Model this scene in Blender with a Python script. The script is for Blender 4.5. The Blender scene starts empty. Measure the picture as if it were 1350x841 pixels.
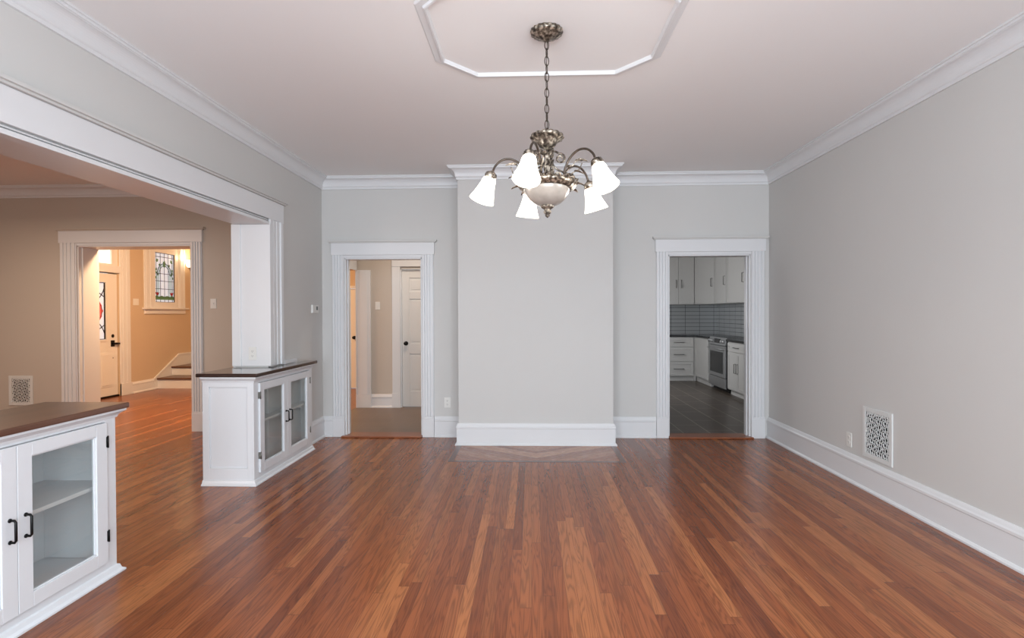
import bpy, bmesh, math, random
from mathutils import Vector, Matrix
random.seed(7)
PI = math.pi
sc = bpy.context.scene
COL = sc.collection

# ------------------------------------------------------------------ camera
F_PX, YAW, PITCH, ROLL, HC = 725.967, 0.0342, -0.0105, -0.0039, 1.4005
cam_d = bpy.data.cameras.new('camera')
cam = bpy.data.objects.new('camera', cam_d)
COL.objects.link(cam)
sc.camera = cam
cam_d.sensor_fit = 'HORIZONTAL'
cam_d.sensor_width = 36.0
cam_d.lens = F_PX * 36.0 / 1350.0
cam_d.clip_start = 0.02
_c, _s = math.cos(YAW), math.sin(YAW)
_f = Vector((-_s, _c, 0)); _r = Vector((_c, _s, 0)); _u = Vector((0, 0, 1))
_F = _f * math.cos(PITCH) + _u * math.sin(PITCH)
_U = _u * math.cos(PITCH) - _f * math.sin(PITCH)
_R2 = _r * math.cos(ROLL) + _U * math.sin(ROLL)
_U2 = _U * math.cos(ROLL) - _r * math.sin(ROLL)
cam.matrix_world = Matrix(((_R2.x, _U2.x, -_F.x, 0), (_R2.y, _U2.y, -_F.y, 0), (_R2.z, _U2.z, -_F.z, HC), (0, 0, 0, 1)))

# ------------------------------------------------------------------ world, lights, exposure
sc.view_settings.view_transform = 'Standard'
sc.view_settings.look = 'None'
sc.view_settings.gamma = 1.0
sc.view_settings.use_curve_mapping = False
sc.view_settings.exposure = 0.22
w = bpy.data.worlds.new('world'); sc.world = w; w.use_nodes = True
bg = w.node_tree.nodes['Background']
bg.inputs[0].default_value = (0.80, 0.90, 1.0, 1); bg.inputs[1].default_value = 1.0

def srgb(r, g, b, a=1.0):
    f = lambda v: (v / 255 / 12.92) if v / 255 <= 0.04045 else ((v / 255 + 0.055) / 1.055) ** 2.4
    return (f(r), f(g), f(b), a)

def area(name, loc, target, sx, sy, power, color):
    l = bpy.data.lights.new(name, 'AREA'); l.shape = 'RECTANGLE'; l.size = sx; l.size_y = sy
    l.energy = power; l.color = color
    o = bpy.data.objects.new(name, l); COL.objects.link(o); o.location = loc
    o.rotation_euler = (Vector(target) - Vector(loc)).to_track_quat('-Z', 'Y').to_euler()
    return o
def point(name, loc, power, color, size=0.05):
    l = bpy.data.lights.new(name, 'POINT'); l.energy = power; l.color = color; l.shadow_soft_size = size
    o = bpy.data.objects.new(name, l); COL.objects.link(o); o.location = loc
    return o
DAY = (0.80, 0.90, 1.0)
WARM = (1.0, 0.60, 0.30)
YF = -1.5      # wall behind the camera
# daylight through the three tall windows behind the camera
area('window_daylight_left', (-1.35, YF + 0.02, 1.55), (-1.1, 3, 1.35), 1.1, 1.9, 74, DAY)
area('window_daylight_middle', (0.13, YF + 0.02, 1.55), (0.13, 3, 1.35), 1.1, 1.9, 74, DAY)
area('window_daylight_right', (1.6, YF + 0.02, 1.55), (1.4, 3, 1.35), 1.1, 1.9, 74, DAY)
# parlor: daylight of its front window, weak
area('parlor_daylight', (-5.2, YF + 0.02, 1.5), (-5.2, 3, 1.3), 1.6, 1.6, 42, (1.0, 0.82, 0.68))
area('parlor_warm_fill', (-5.3, 4.7, 2.6), (-5.3, 4.7, 0), 0.6, 0.6, 34, (1.0, 0.74, 0.54))  # added warm fill to brighten the parlor, no lamp known there
# foyer ceiling lamp and hall lamp, kitchen window
area('foyer_lamp_light', (-4.7, 7.35, 2.85), (-6.1, 9.2, 0.6), 0.5, 0.5, 135, (1.0, 0.62, 0.34))
area('hall_lamp_light', (-1.5, 7.1, 2.9), (-1.5, 7.1, 0), 0.4, 0.4, 17, (1.0, 0.84, 0.70))
area('kitchen_window_daylight', (1.25, 9.6, 1.6), (4.0, 9.8, 1.1), 1.4, 1.2, 25, (0.96, 0.97, 1.0))

# ------------------------------------------------------------------ materials
def nt(name):
    m = bpy.data.materials.new(name); m.use_nodes = True
    return m, m.node_tree.nodes, m.node_tree.links, m.node_tree.nodes['Principled BSDF']
def mat(name, rgb, rough=0.5, metal=0.0, var=0.04, scale=8.0, bump=0.0, bscale=60.0, coat=0.0, emis=None, estr=0.0):
    m, N, L, B = nt(name)
    tc = N.new('ShaderNodeTexCoord'); no = N.new('ShaderNodeTexNoise'); no.inputs['Scale'].default_value = scale
    L.new(tc.outputs['Object'], no.inputs['Vector'])
    mx = N.new('ShaderNodeMix'); mx.data_type = 'RGBA'
    c = srgb(*rgb)
    mx.inputs[6].default_value = tuple(v * (1 - var) for v in c[:3]) + (1,)
    mx.inputs[7].default_value = tuple(min(1, v * (1 + var)) for v in c[:3]) + (1,)
    L.new(no.outputs['Fac'], mx.inputs[0]); L.new(mx.outputs[2], B.inputs['Base Color'])
    B.inputs['Roughness'].default_value = rough; B.inputs['Metallic'].default_value = metal
    if coat: B.inputs['Coat Weight'].default_value = coat
    if bump:
        n2 = N.new('ShaderNodeTexNoise'); n2.inputs['Scale'].default_value = bscale
        L.new(tc.outputs['Object'], n2.inputs['Vector'])
        bp = N.new('ShaderNodeBump'); bp.inputs['Strength'].default_value = bump; bp.inputs['Distance'].default_value = 0.002
        L.new(n2.outputs['Fac'], bp.inputs['Height']); L.new(bp.outputs['Normal'], B.inputs['Normal'])
    if emis:
        B.inputs['Emission Color'].default_value = srgb(*emis); B.inputs['Emission Strength'].default_value = estr
    return m

def wood_floor(name, cols, width=0.057, length=1.9, rough=0.24, angle=0.0, mirror=None, dark=0.55):
    """long narrow strip boards running along Y with per-board tint and oak cathedral grain"""
    m, N, L, B = nt(name)
    def math_(op, a, b=None, c=None):
        n = N.new('ShaderNodeMath'); n.operation = op
        for i, v in enumerate((a, b, c)):
            if v is None: continue
            if isinstance(v, (int, float)): n.inputs[i].default_value = v
            else: L.new(v, n.inputs[i])
        return n.outputs[0]
    geo = N.new('ShaderNodeNewGeometry'); vec = geo.outputs['Position']
    if mirror is not None:
        sp0 = N.new('ShaderNodeSeparateXYZ'); L.new(vec, sp0.inputs[0])
        ax = math_('ABSOLUTE', math_('SUBTRACT', sp0.outputs[0], mirror))
        cb0 = N.new('ShaderNodeCombineXYZ'); L.new(ax, cb0.inputs[0]); L.new(sp0.outputs[1], cb0.inputs[1])
        vec = cb0.outputs[0]
    if angle:
        vr = N.new('ShaderNodeVectorRotate'); vr.rotation_type = 'Z_AXIS'; vr.inputs['Angle'].default_value = angle
        L.new(vec, vr.inputs['Vector']); vec = vr.outputs[0]
    sp = N.new('ShaderNodeSeparateXYZ'); L.new(vec, sp.inputs[0])
    x, y = sp.outputs[0], sp.outputs[1]
    xr = math_('DIVIDE', x, width); row = math_('FLOOR', xr); fx = math_('FRACT', xr)
    wn = N.new('ShaderNodeTexWhiteNoise'); wn.noise_dimensions = '1D'; L.new(row, wn.inputs['W'])
    yr = math_('DIVIDE', math_('ADD', y, math_('MULTIPLY', wn.outputs['Value'], 7.3)), length)
    idx = math_('FLOOR', yr); fy = math_('FRACT', yr)
    cb = N.new('ShaderNodeCombineXYZ'); L.new(row, cb.inputs[0]); L.new(idx, cb.inputs[1])
    w2 = N.new('ShaderNodeTexWhiteNoise'); w2.noise_dimensions = '2D'; L.new(cb.outputs[0], w2.inputs['Vector'])
    rnd = w2.outputs['Value']
    # grain coordinates
    g = N.new('ShaderNodeCombineXYZ')
    L.new(math_('ADD', math_('MULTIPLY', x, 16.0), math_('MULTIPLY', rnd, 91.0)), g.inputs[0])
    L.new(math_('ADD', math_('MULTIPLY', y, 0.9), math_('MULTIPLY', rnd, 37.0)), g.inputs[1])
    L.new(math_('MULTIPLY', rnd, 13.0), g.inputs[2])
    n1 = N.new('ShaderNodeTexNoise'); n1.inputs['Scale'].default_value = 1.0; n1.inputs['Detail'].default_value = 2.0
    n1.inputs['Distortion'].default_value = 0.3
    L.new(g.outputs[0], n1.inputs['Vector'])
    rings = math_('ADD', math_('MULTIPLY', math_('SINE', math_('MULTIPLY', n1.outputs['Fac'], 85.0)), 0.5), 0.5)
    rings = math_('POWER', rings, 2.2)
    g2 = N.new('ShaderNodeCombineXYZ')
    L.new(math_('MULTIPLY', x, 330.0), g2.inputs[0]); L.new(math_('MULTIPLY', y, 9.0), g2.inputs[1]); L.new(math_('MULTIPLY', rnd, 20.0), g2.inputs[2])
    n2 = N.new('ShaderNodeTexNoise'); n2.inputs['Scale'].default_value = 1.0; n2.inputs['Detail'].default_value = 3.0
    L.new(g2.outputs[0], n2.inputs['Vector'])
    ramp = N.new('ShaderNodeValToRGB'); L.new(rnd, ramp.inputs[0])
    els = ramp.color_ramp.elements
    while len(els) < len(cols): els.new(0.5)
    for i, c in enumerate(cols):
        els[i].position = i / (len(cols) - 1); els[i].color = srgb(*c)
    # shade by grain
    k = math_('SUBTRACT', 1.14, math_('ADD', math_('MULTIPLY', rings, 0.34), math_('MULTIPLY', n2.outputs['Fac'], 0.26)))
    # seams
    ex = math_('MINIMUM', fx, math_('SUBTRACT', 1.0, fx)); ey = math_('MINIMUM', fy, math_('SUBTRACT', 1.0, fy))
    sx = math_('LESS_THAN', ex, 0.016); sy = math_('LESS_THAN', ey, 0.0011)
    seam = math_('MAXIMUM', sx, sy)
    k2 = math_('MULTIPLY', k, math_('SUBTRACT', 1.0, math_('MULTIPLY', seam, 1 - dark)))
    mul = N.new('ShaderNodeMix'); mul.data_type = 'RGBA'; mul.blend_type = 'MULTIPLY'; mul.inputs[0].default_value = 1.0
    L.new(ramp.outputs[0], mul.inputs[6])
    ck = N.new('ShaderNodeCombineColor'); [L.new(k2, ck.inputs[i]) for i in range(3)]
    L.new(ck.outputs[0], mul.inputs[7]); L.new(mul.outputs[2], B.inputs['Base Color'])
    B.inputs['Roughness'].default_value = rough
    rr = math_('ADD', rough - 0.04, math_('MULTIPLY', n2.outputs['Fac'], 0.10)); L.new(rr, B.inputs['Roughness'])
    bp = N.new('ShaderNodeBump'); bp.inputs['Strength'].default_value = 0.25; bp.inputs['Distance'].default_value = 0.001
    L.new(k2, bp.inputs['Height']); L.new(bp.outputs[0], B.inputs['Normal'])
    B.inputs['Specular IOR Level'].default_value = 0.42
    return m

def tile_mat(name, rgb, grout, bw, bh, mortar, rough, axis='XY', offset=0.0, var=0.08, shift=(0, 0)):
    m, N, L, B = nt(name)
    geo = N.new('ShaderNodeNewGeometry'); sp = N.new('ShaderNodeSeparateXYZ'); L.new(geo.outputs['Position'], sp.inputs[0])
    cb = N.new('ShaderNodeCombineXYZ')
    ix = {'X': 0, 'Y': 1, 'Z': 2}
    for i in range(2):
        ad = N.new('ShaderNodeMath'); ad.operation = 'ADD'; ad.inputs[1].default_value = shift[i]
        L.new(sp.outputs[ix[axis[i]]], ad.inputs[0]); L.new(ad.outputs[0], cb.inputs[i])
    br = N.new('ShaderNodeTexBrick'); L.new(cb.outputs[0], br.inputs['Vector'])
    br.offset = offset; br.squash = 1.0
    br.inputs['Scale'].default_value = 1.0; br.inputs['Brick Width'].default_value = bw; br.inputs['Row Height'].default_value = bh
    br.inputs['Mortar Size'].default_value = mortar; br.inputs['Mortar Smooth'].default_value = 0.1; br.inputs['Bias'].default_value = 0.0
    c = srgb(*rgb)
    br.inputs['Color1'].default_value = tuple(v * (1 - var) for v in c[:3]) + (1,)
    br.inputs['Color2'].default_value = tuple(min(1, v * (1 + var)) for v in c[:3]) + (1,)
    br.inputs['Mortar'].default_value = srgb(*grout)
    L.new(br.outputs['Color'], B.inputs['Base Color']); B.inputs['Roughness'].default_value = rough
    return m

def wood(name, a, b, rough=0.35, sc_=(2.0, 40.0, 40.0), coat=0.2):
    m, N, L, B = nt(name)
    tc = N.new('ShaderNodeTexCoord'); mp = N.new('ShaderNodeMapping'); mp.inputs['Scale'].default_value = sc_
    L.new(tc.outputs['Object'], mp.inputs['Vector'])
    no = N.new('ShaderNodeTexNoise'); no.inputs['Scale'].default_value = 1.0; no.inputs['Detail'].default_value = 5; no.inputs['Distortion'].default_value = 0.6
    L.new(mp.outputs[0], no.inputs['Vector'])
    r = N.new('ShaderNodeValToRGB'); r.color_ramp.elements[0].position = 0.3; r.color_ramp.elements[1].position = 0.72
    r.color_ramp.elements[0].color = srgb(*a); r.color_ramp.elements[1].color = srgb(*b)
    L.new(no.outputs['Fac'], r.inputs[0]); L.new(r.outputs[0], B.inputs['Base Color'])
    B.inputs['Roughness'].default_value = rough; B.inputs['Coat Weight'].default_value = coat; B.inputs['Coat Roughness'].default_value = 0.15
    return m

def glass_mat(name, tint=(0.975, 0.99, 0.98), fac=0.03, rough=0.03):
    m, N, L, B = nt(name)
    N.remove(B); out = N['Material Output']
    t = N.new('ShaderNodeBsdfTransparent'); t.inputs[0].default_value = (*tint, 1)
    g = N.new('ShaderNodeBsdfGlossy'); g.inputs['Roughness'].default_value = rough
    no = N.new('ShaderNodeTexNoise'); no.inputs['Scale'].default_value = 2.0
    fr = N.new('ShaderNodeLayerWeight'); fr.inputs['Blend'].default_value = 0.3
    ad = N.new('ShaderNodeMath'); ad.operation = 'MULTIPLY_ADD'; ad.inputs[1].default_value = 0.35; ad.inputs[2].default_value = fac
    L.new(fr.outputs['Facing'], ad.inputs[0])
    mx = N.new('ShaderNodeMixShader'); L.new(ad.outputs[0], mx.inputs[0]); L.new(t.outputs[0], mx.inputs[1]); L.new(g.outputs[0], mx.inputs[2])
    L.new(mx.outputs[0], out.inputs[0])
    return m

M = {}
M['wall'] = mat('painted_wall', (208, 207, 204), 0.75, var=0.015, scale=1.5, bump=0.06, bscale=220)
M['parlor_wall'] = mat('parlor_wall_paint', (196, 186, 174), 0.75, var=0.015, scale=1.5, bump=0.06, bscale=220)
M['foyer_wall'] = mat('foyer_wall_paint', (206, 186, 160), 0.75, var=0.015, scale=1.5, bump=0.06, bscale=220)
M['ceiling'] = mat('ceiling_paint', (242, 241, 240), 0.85, var=0.012, scale=1.0, bump=0.05, bscale=150)
M['trim'] = mat('white_trim_enamel', (225, 226, 227), 0.35, var=0.01, scale=3)
M['cab'] = mat('white_cabinet_enamel', (224, 227, 230), 0.30, var=0.01, scale=3)
M['door'] = mat('door_paint', (228, 226, 222), 0.42, var=0.012, scale=4)
M['floor'] = wood_floor('oak_strip_floor', [(116, 60, 33), (139, 76, 42), (148, 83, 47), (124, 65, 35), (170, 105, 62), (137, 74, 42)])
M['inlay'] = wood_floor('oak_hearth_inlay', [(142, 90, 66), (164, 112, 86), (182, 134, 104), (150, 100, 76)], width=0.075, length=3.0, angle=math.radians(58), mirror=0.05, rough=0.25)
M['tile_floor'] = tile_mat('dark_floor_tile', (84, 73, 64), (150, 140, 126), 0.61, 0.305, 0.006, 0.32, 'YX', 0.5, shift=(0.1, 0.06))
M['hall_tile'] = tile_mat('hall_floor_tile', (122, 104, 90), (132, 116, 100), 0.61, 0.305, 0.003, 0.4, 'XY', 0.5)
M['backsplash'] = tile_mat('backsplash_tile_back', (176, 178, 178), (70, 70, 72), 0.305, 0.082, 0.004, 0.18, 'XZ', 0.0, var=0.03, shift=(0.02, 0.055))
M['backsplash_r'] = tile_mat('backsplash_tile_side', (176, 178, 178), (70, 70, 72), 0.305, 0.082, 0.004, 0.18, 'YZ', 0.0, var=0.03, shift=(0.02, 0.055))
M['top_brown'] = wood('worn_brown_countertop', (62, 36, 26), (112, 76, 58), 0.30, (3.0, 1.0, 3.0))
M['top_dark'] = wood('espresso_countertop', (34, 18, 16), (58, 36, 32), 0.16, (40, 2, 40), coat=0.6)
M['tread'] = wood('stair_tread_oak', (70, 42, 28), (110, 70, 48), 0.35)
M['sill_wood'] = wood('oak_threshold', (120, 66, 40), (160, 96, 62), 0.35, (3, 60, 60))
M['black'] = mat('black_iron', (22, 21, 21), 0.35, metal=0.6, var=0.1)
M['ductshade'] = mat('duct_shade_black', (12, 12, 12), 0.95)  # near-black colour painted in as the shade behind the vent grilles
M['steelpin'] = mat('dull_steel', (130, 128, 122), 0.35, metal=0.9, var=0.1)
M['nickel'] = mat('satin_nickel', (120, 118, 115), 0.3, metal=0.9)
M['plastic'] = mat('white_plastic', (228, 227, 222), 0.4, var=0.01)
M['screen'] = mat('grey_display', (96, 100, 96), 0.3, var=0.05)
M['grille'] = mat('white_cast_grille', (218, 220, 218), 0.45, var=0.02)
M['glass'] = glass_mat('cabinet_glass')
M['kitchen_cab'] = mat('kitchen_cabinet_paint', (206, 204, 200), 0.4, var=0.01)
M['kitchen_wall'] = mat('kitchen_wall_paint', (188, 186, 182), 0.7, var=0.01)
M['counter'] = mat('black_stone_counter', (28, 27, 28), 0.15, var=0.3, scale=60)
M['steel'] = mat('stainless_steel', (186, 186, 186), 0.38, metal=0.75, var=0.05, scale=3)
M['ovenglass'] = mat('black_oven_glass', (9, 9, 10), 0.22, var=0.1)
M['steeldark'] = mat('black_range_side', (20, 20, 20), 0.4)
# antique bronze of the chandelier
def bronze():
    m, N, L, B = nt('antique_bronze')
    tc = N.new('ShaderNodeTexCoord'); no = N.new('ShaderNodeTexNoise'); no.inputs['Scale'].default_value = 48; no.inputs['Detail'].default_value = 3
    L.new(tc.outputs['Object'], no.inputs['Vector'])
    r = N.new('ShaderNodeValToRGB')
    r.color_ramp.elements[0].position = 0.36; r.color_ramp.elements[0].color = srgb(58, 50, 44)
    r.color_ramp.elements[1].position = 0.64; r.color_ramp.elements[1].color = srgb(204, 194, 178)
    e = r.color_ramp.elements.new(0.5); e.color = srgb(122, 112, 100)
    L.new(no.outputs['Fac'], r.inputs[0]); L.new(r.outputs[0], B.inputs['Base Color'])
    B.inputs['Metallic'].default_value = 0.75; B.inputs['Roughness'].default_value = 0.38
    bp = N.new('ShaderNodeBump'); bp.inputs['Strength'].default_value = 0.5; bp.inputs['Distance'].default_value = 0.003
    L.new(no.outputs['Fac'], bp.inputs['Height']); L.new(bp.outputs[0], B.inputs['Normal'])
    return m
M['bronze'] = bronze()
M['armbronze'] = mat('smooth_bronze', (84, 74, 66), 0.35, metal=0.8, var=0.15, scale=30)
M['bulb'] = mat('lit_bulb', (250, 246, 240), 0.5, emis=(255, 244, 230), estr=5.0)
def lit_glass():
    m = mat('lit_frosted_glass', (250, 246, 240), 0.5, var=0.01, emis=(255, 246, 236), estr=2.6)
    N, L = m.node_tree.nodes, m.node_tree.links; Bs = N['Principled BSDF']; out = N['Material Output']
    t = N.new('ShaderNodeBsdfTransparent'); mx = N.new('ShaderNodeMixShader'); mx.inputs[0].default_value = 0.55
    L.new(t.outputs[0], mx.inputs[1]); L.new(Bs.outputs[0], mx.inputs[2]); L.new(mx.outputs[0], out.inputs[0])
    return m
M['shade'] = lit_glass()
M['bowl'] = mat('marbled_alabaster_glass', (150, 144, 137), 0.22, var=0.35, scale=16, emis=(235, 222, 205), estr=0.03, coat=0.4)
M['sconceglass'] = mat('lit_sconce_glass', (255, 240, 215), 0.5, emis=(255, 236, 200), estr=2.2)
M['brass'] = mat('aged_brass', (120, 88, 50), 0.35, metal=0.8)
M['daypane'] = mat('daylit_pane', (200, 210, 220), 0.2, var=0.1, scale=5, emis=(200, 212, 230), estr=0.5)
M['transompane'] = mat('daylit_transom', (225, 235, 240), 0.2, emis=(215, 232, 242), estr=0.7)
M['lead'] = mat('lead_came', (40, 40, 42), 0.5, metal=0.4)
M['greenglass'] = mat('green_art_glass', (70, 98, 62), 0.2, var=0.2, scale=40, emis=(70, 100, 60), estr=0.5)
M['redglass'] = mat('ruby_art_glass', (120, 26, 36), 0.2, var=0.2, scale=40, emis=(120, 20, 30), estr=0.45)
M['pinkglass'] = mat('pink_art_glass', (200, 90, 90), 0.2, var=0.25, scale=30, emis=(190, 60, 60), estr=0.7)
M['blueglass'] = mat('blue_grey_art_glass', (150, 168, 176), 0.2, var=0.1, scale=20, emis=(150, 170, 180), estr=0.6)

# ------------------------------------------------------------------ mesh builder
def org(p):
    v = Vector((0, 0, 0))
    while p is not None:
        v += p.location; p = p.parent
    return v
class MB:
    def __init__(s): s.v = []; s.f = []; s.sm = []
    def add(s, vs, fs, smooth=False):
        n = len(s.v); s.v += [Vector(p) for p in vs]; s.f += [tuple(i + n for i in f) for f in fs]; s.sm += [smooth] * len(fs); return s
    def box(s, x0, x1, y0, y1, z0, z1):
        x0, x1 = min(x0, x1), max(x0, x1); y0, y1 = min(y0, y1), max(y0, y1); z0, z1 = min(z0, z1), max(z0, z1)
        return s.add([(x0, y0, z0), (x1, y0, z0), (x1, y1, z0), (x0, y1, z0), (x0, y0, z1), (x1, y0, z1), (x1, y1, z1), (x0, y1, z1)],
                     [(0, 3, 2, 1), (4, 5, 6, 7), (0, 1, 5, 4), (1, 2, 6, 5), (2, 3, 7, 6), (3, 0, 4, 7)])
    def prism(s, poly, z0, z1, fn=lambda a, b, c: (a, b, c)):
        n = len(poly)
        vs = [fn(x, y, z0) for x, y in poly] + [fn(x, y, z1) for x, y in poly]
        fs = [tuple(range(n))[::-1], tuple(range(n, 2 * n))] + [(i, (i + 1) % n, n + (i + 1) % n, n + i) for i in range(n)]
        return s.add(vs, fs)
    def tube(s, pts, r, n=8, closed=False):
        pts = [Vector(p) for p in pts]; k = len(pts)
        rs = r if isinstance(r, (list, tuple)) else [r] * k
        vs = []; up = None
        for i, p in enumerate(pts):
            if closed: d = pts[(i + 1) % k] - pts[i - 1]
            else: d = pts[min(i + 1, k - 1)] - pts[max(i - 1, 0)]
            d.normalize()
            if up is None: up = Vector((0, 0, 1)) if abs(d.z) < 0.9 else Vector((1, 0, 0))
            a = d.cross(up)
            if a.length < 1e-5: a = d.orthogonal()
            a.normalize(); b = d.cross(a).normalized(); up = -b if (-b).dot(up) > 0 else b
            a = up.cross(d).normalized()
            for j in range(n):
                t = 2 * PI * j / n; vs.append(p + (a * math.cos(t) + up * math.sin(t)) * rs[i])
        fs = []
        for i in range(k if closed else k - 1):
            i2 = (i + 1) % k
            for j in range(n):
                j2 = (j + 1) % n; fs.append((i * n + j, i * n + j2, i2 * n + j2, i2 * n + j))
        if not closed: fs += [tuple(range(n))[::-1], tuple(range((k - 1) * n, k * n))]
        return s.add(vs, fs, True)
    def lathe(s, prof, origin=(0, 0, 0), axis=None, n=32, flute=None):
        """prof: list of (r, h) along +axis (default +Z)"""
        o = Vector(origin); ax = Vector(axis or (0, 0, 1)).normalized()
        a = ax.orthogonal().normalized() if axis else Vector((1, 0, 0)); b = ax.cross(a)
        vs = []
        for r, h in prof:
            for j in range(n):
                t = 2 * PI * j / n
                rr = max(r, 1e-4)
                if flute: rr *= 1 + flute[1] * math.cos(flute[0] * t)
                vs.append(o + ax * h + (a * math.cos(t) + b * math.sin(t)) * rr)
        fs = []
        for i in range(len(prof) - 1):
            for j in range(n):
                j2 = (j + 1) % n; fs.append((i * n + j, i * n + j2, (i + 1) * n + j2, (i + 1) * n + j))
        if prof[0][0] < 1e-3 or True: fs.append(tuple(range(n))[::-1])
        fs.append(tuple(range((len(prof) - 1) * n, len(prof) * n)))
        return s.add(vs, fs, True)
    def open_lathe(s, prof, origin, axis, n=32, thick=0.003):
        inner = [(max(r - thick, 1e-4), h) for r, h in reversed(prof)]
        o = Vector(origin); ax = Vector(axis).normalized(); a = ax.orthogonal().normalized(); b = ax.cross(a)
        pr = prof + inner; vs = []
        for r, h in pr:
            for j in range(n):
                t = 2 * PI * j / n; vs.append(o + ax * h + (a * math.cos(t) + b * math.sin(t)) * r)
        k = len(pr); fs = []
        for i in range(k):
            i2 = (i + 1) % k
            for j in range(n):
                j2 = (j + 1) % n; fs.append((i * n + j, i * n + j2, i2 * n + j2, i2 * n + j))
        return s.add(vs, fs, True)
    def sweep(s, prof, path, seg, closed=False):
        """profile (d, z): d = offset to the RIGHT of the path direction. emits segment seg with mitred ends"""
        P = [Vector((p[0], p[1])) for p in path]; n = len(P)
        def nrm(i):
            d = (P[(i + 1) % n] - P[i]).normalized(); return Vector((d.y, -d.x))
        def mit(i):
            if not closed and i == 0: return nrm(0)
            if not closed and i == n - 1: return nrm(n - 2)
            a, b = nrm((i - 1) % n), nrm(i); m_ = (a + b); return m_ / (1 + a.dot(b))
        i, j = seg, (seg + 1) % n
        ma, mb = mit(i), mit(j); k = len(prof)
        vs = [(P[i].x + ma.x * d, P[i].y + ma.y * d, z) for d, z in prof] + [(P[j].x + mb.x * d, P[j].y + mb.y * d, z) for d, z in prof]
        fs = [(q, (q + 1) % k, k + (q + 1) % k, k + q) for q in range(k)] + [tuple(range(k))[::-1], tuple(range(k, 2 * k))]
        return s.add(vs, fs)
    def build(s, name, m, parent=None, bevel=0.0, subsurf=0):
        o_ = org(parent)
        me = bpy.data.meshes.new(name); me.from_pydata([tuple(v - o_) for v in s.v], [], s.f)
        for p, q in zip(me.polygons, s.sm): p.use_smooth = q
        bm = bmesh.new(); bm.from_mesh(me); bmesh.ops.recalc_face_normals(bm, faces=bm.faces); bm.to_mesh(me); bm.free()
        me.materials.append(m)
        ob = bpy.data.objects.new(name, me); COL.objects.link(ob)
        if parent is not None: ob.parent = parent
        if bevel:
            b = ob.modifiers.new('bevel', 'BEVEL'); b.width = bevel; b.segments = 2; b.limit_method = 'ANGLE'; b.angle_limit = math.radians(50)
        return ob
def struct(name, mb, m, bevel=0.0, parent=None):
    o = mb.build(name, m, parent, bevel)
    if parent is None: o['kind'] = 'structure'
    return o
def tag(o, label, cat, group=None):
    o['label'] = label; o['category'] = cat
    if group: o['group'] = group
    return o
def empty(name, loc, label=None, cat=None, group=None, kind=None):
    o = bpy.data.objects.new(name, None); COL.objects.link(o); o.location = loc; o.empty_display_size = 0.1
    if label: tag(o, label, cat, group)
    if kind: o['kind'] = kind
    return o
def B(*a): return MB().box(*a)

# ------------------------------------------------------------------ dimensions
WL, WR, D, H = -2.380, 2.644, 6.216, 2.95
WLo = -2.680                       # parlor side of the left wall
D2 = 6.36                          # far side of the back wall
CX0, CX1, CY = -0.772, 0.866, 5.83 # chimney breast
HD0, HD1, HDZ = -2.12, -1.235, 2.035   # hall doorway
KD0, KD1, KDZ = 1.537, 2.440, 2.045    # kitchen doorway
OY0, OY1, OZ = 2.20, 4.907, 2.224      # wide opening to the parlor
PY = 6.475                         # parlor far wall (front face)
PX0, PX1, PZ = -5.47, -4.066, 2.255
FX, FYB = -7.10, 11.10             # foyer left wall, foyer back wall
HB = 8.15                          # hall back wall
KX0, KX1, KYB = 1.15, 4.02, 12.03  # kitchen

# ------------------------------------------------------------------ floors, ceilings
fl = MB().box(-8.4, WR + 0.15, YF - 0.15, D - 0.02, -0.06, 0).box(-8.4, -2.62, D - 0.02, 11.4, -0.06, 0)
struct('floor', fl, M['floor'])
struct('floor_hall', B(-2.62, 1.0, D - 0.02, 8.9, -0.06, 0), M['hall_tile'])
struct('floor_kitchen', B(1.0, 4.2, D - 0.02, 12.2, -0.06, 0), M['tile_floor'])
struct('ceiling', B(WLo, WR + 0.15, YF - 0.15, D + 0.02, H, H + 0.08), M['ceiling'])
struct('ceiling_parlor', B(-8.4, WLo, YF - 0.15, PY + 0.02, H, H + 0.08), M['ceiling'])
struct('ceiling_rear', B(-8.4, 4.2, D + 0.02, 12.2, H + 0.001, H + 0.08), M['ceiling'])

# ------------------------------------------------------------------ walls
struct('wall_left', MB().box(WLo, WL, YF, OY0, 0, H).box(WLo, WL, OY0, OY1, OZ, H).box(WLo, WL, OY1, D, 0, H), M['wall'])
struct('wall_right', B(WR, WR + 0.15, YF, D, 0, H), M['wall'])
struct('wall_back', MB().box(WLo, HD0, D, D2, 0, H).box(HD0, HD1, D, D2, HDZ, H).box(HD1, KD0, D, D2, 0, H)
       .box(KD0, KD1, D, D2, KDZ, H).box(KD1, 4.17, D, D2, 0, H), M['wall'])
struct('wall_chimney', B(CX0, CX1, CY, D, 0, H), M['wall'])
# wall behind the camera with its three windows (openings)
wf = MB(); xs = [WLo, -1.9, -0.8, -0.42, 0.68, 1.05, 2.15, WR + 0.15]
for i in range(0, 7, 2): wf.box(xs[i], xs[i + 1], YF - 0.15, YF, 0, H)
for i in range(1, 6, 2): wf.box(xs[i], xs[i + 1], YF - 0.15, YF, 0, 0.6); wf.box(xs[i], xs[i + 1], YF - 0.15, YF, 2.5, H)
struct('wall_front', wf, M['wall'])
# parlor
struct('wall_parlor_back', MB().box(-8.4, PX0, PY, 6.79, 0, H).box(PX0, PX1, PY, 6.79, PZ, H).box(PX1, WLo, PY, 6.79, 0, H), M['parlor_wall'])
struct('wall_parlor_front', MB().box(-8.4, -6.2, YF - 0.15, YF, 0, H).box(-6.2, -4.2, YF - 0.15, YF, 0, 0.6).box(-6.2, -4.2, YF - 0.15, YF, 2.5, H).box(-4.2, WLo, YF - 0.15, YF, 0, H), M['parlor_wall'])
struct('wall_parlor_left', B(-8.4, -8.25, YF, PY, 0, H), M['parlor_wall'])
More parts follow.
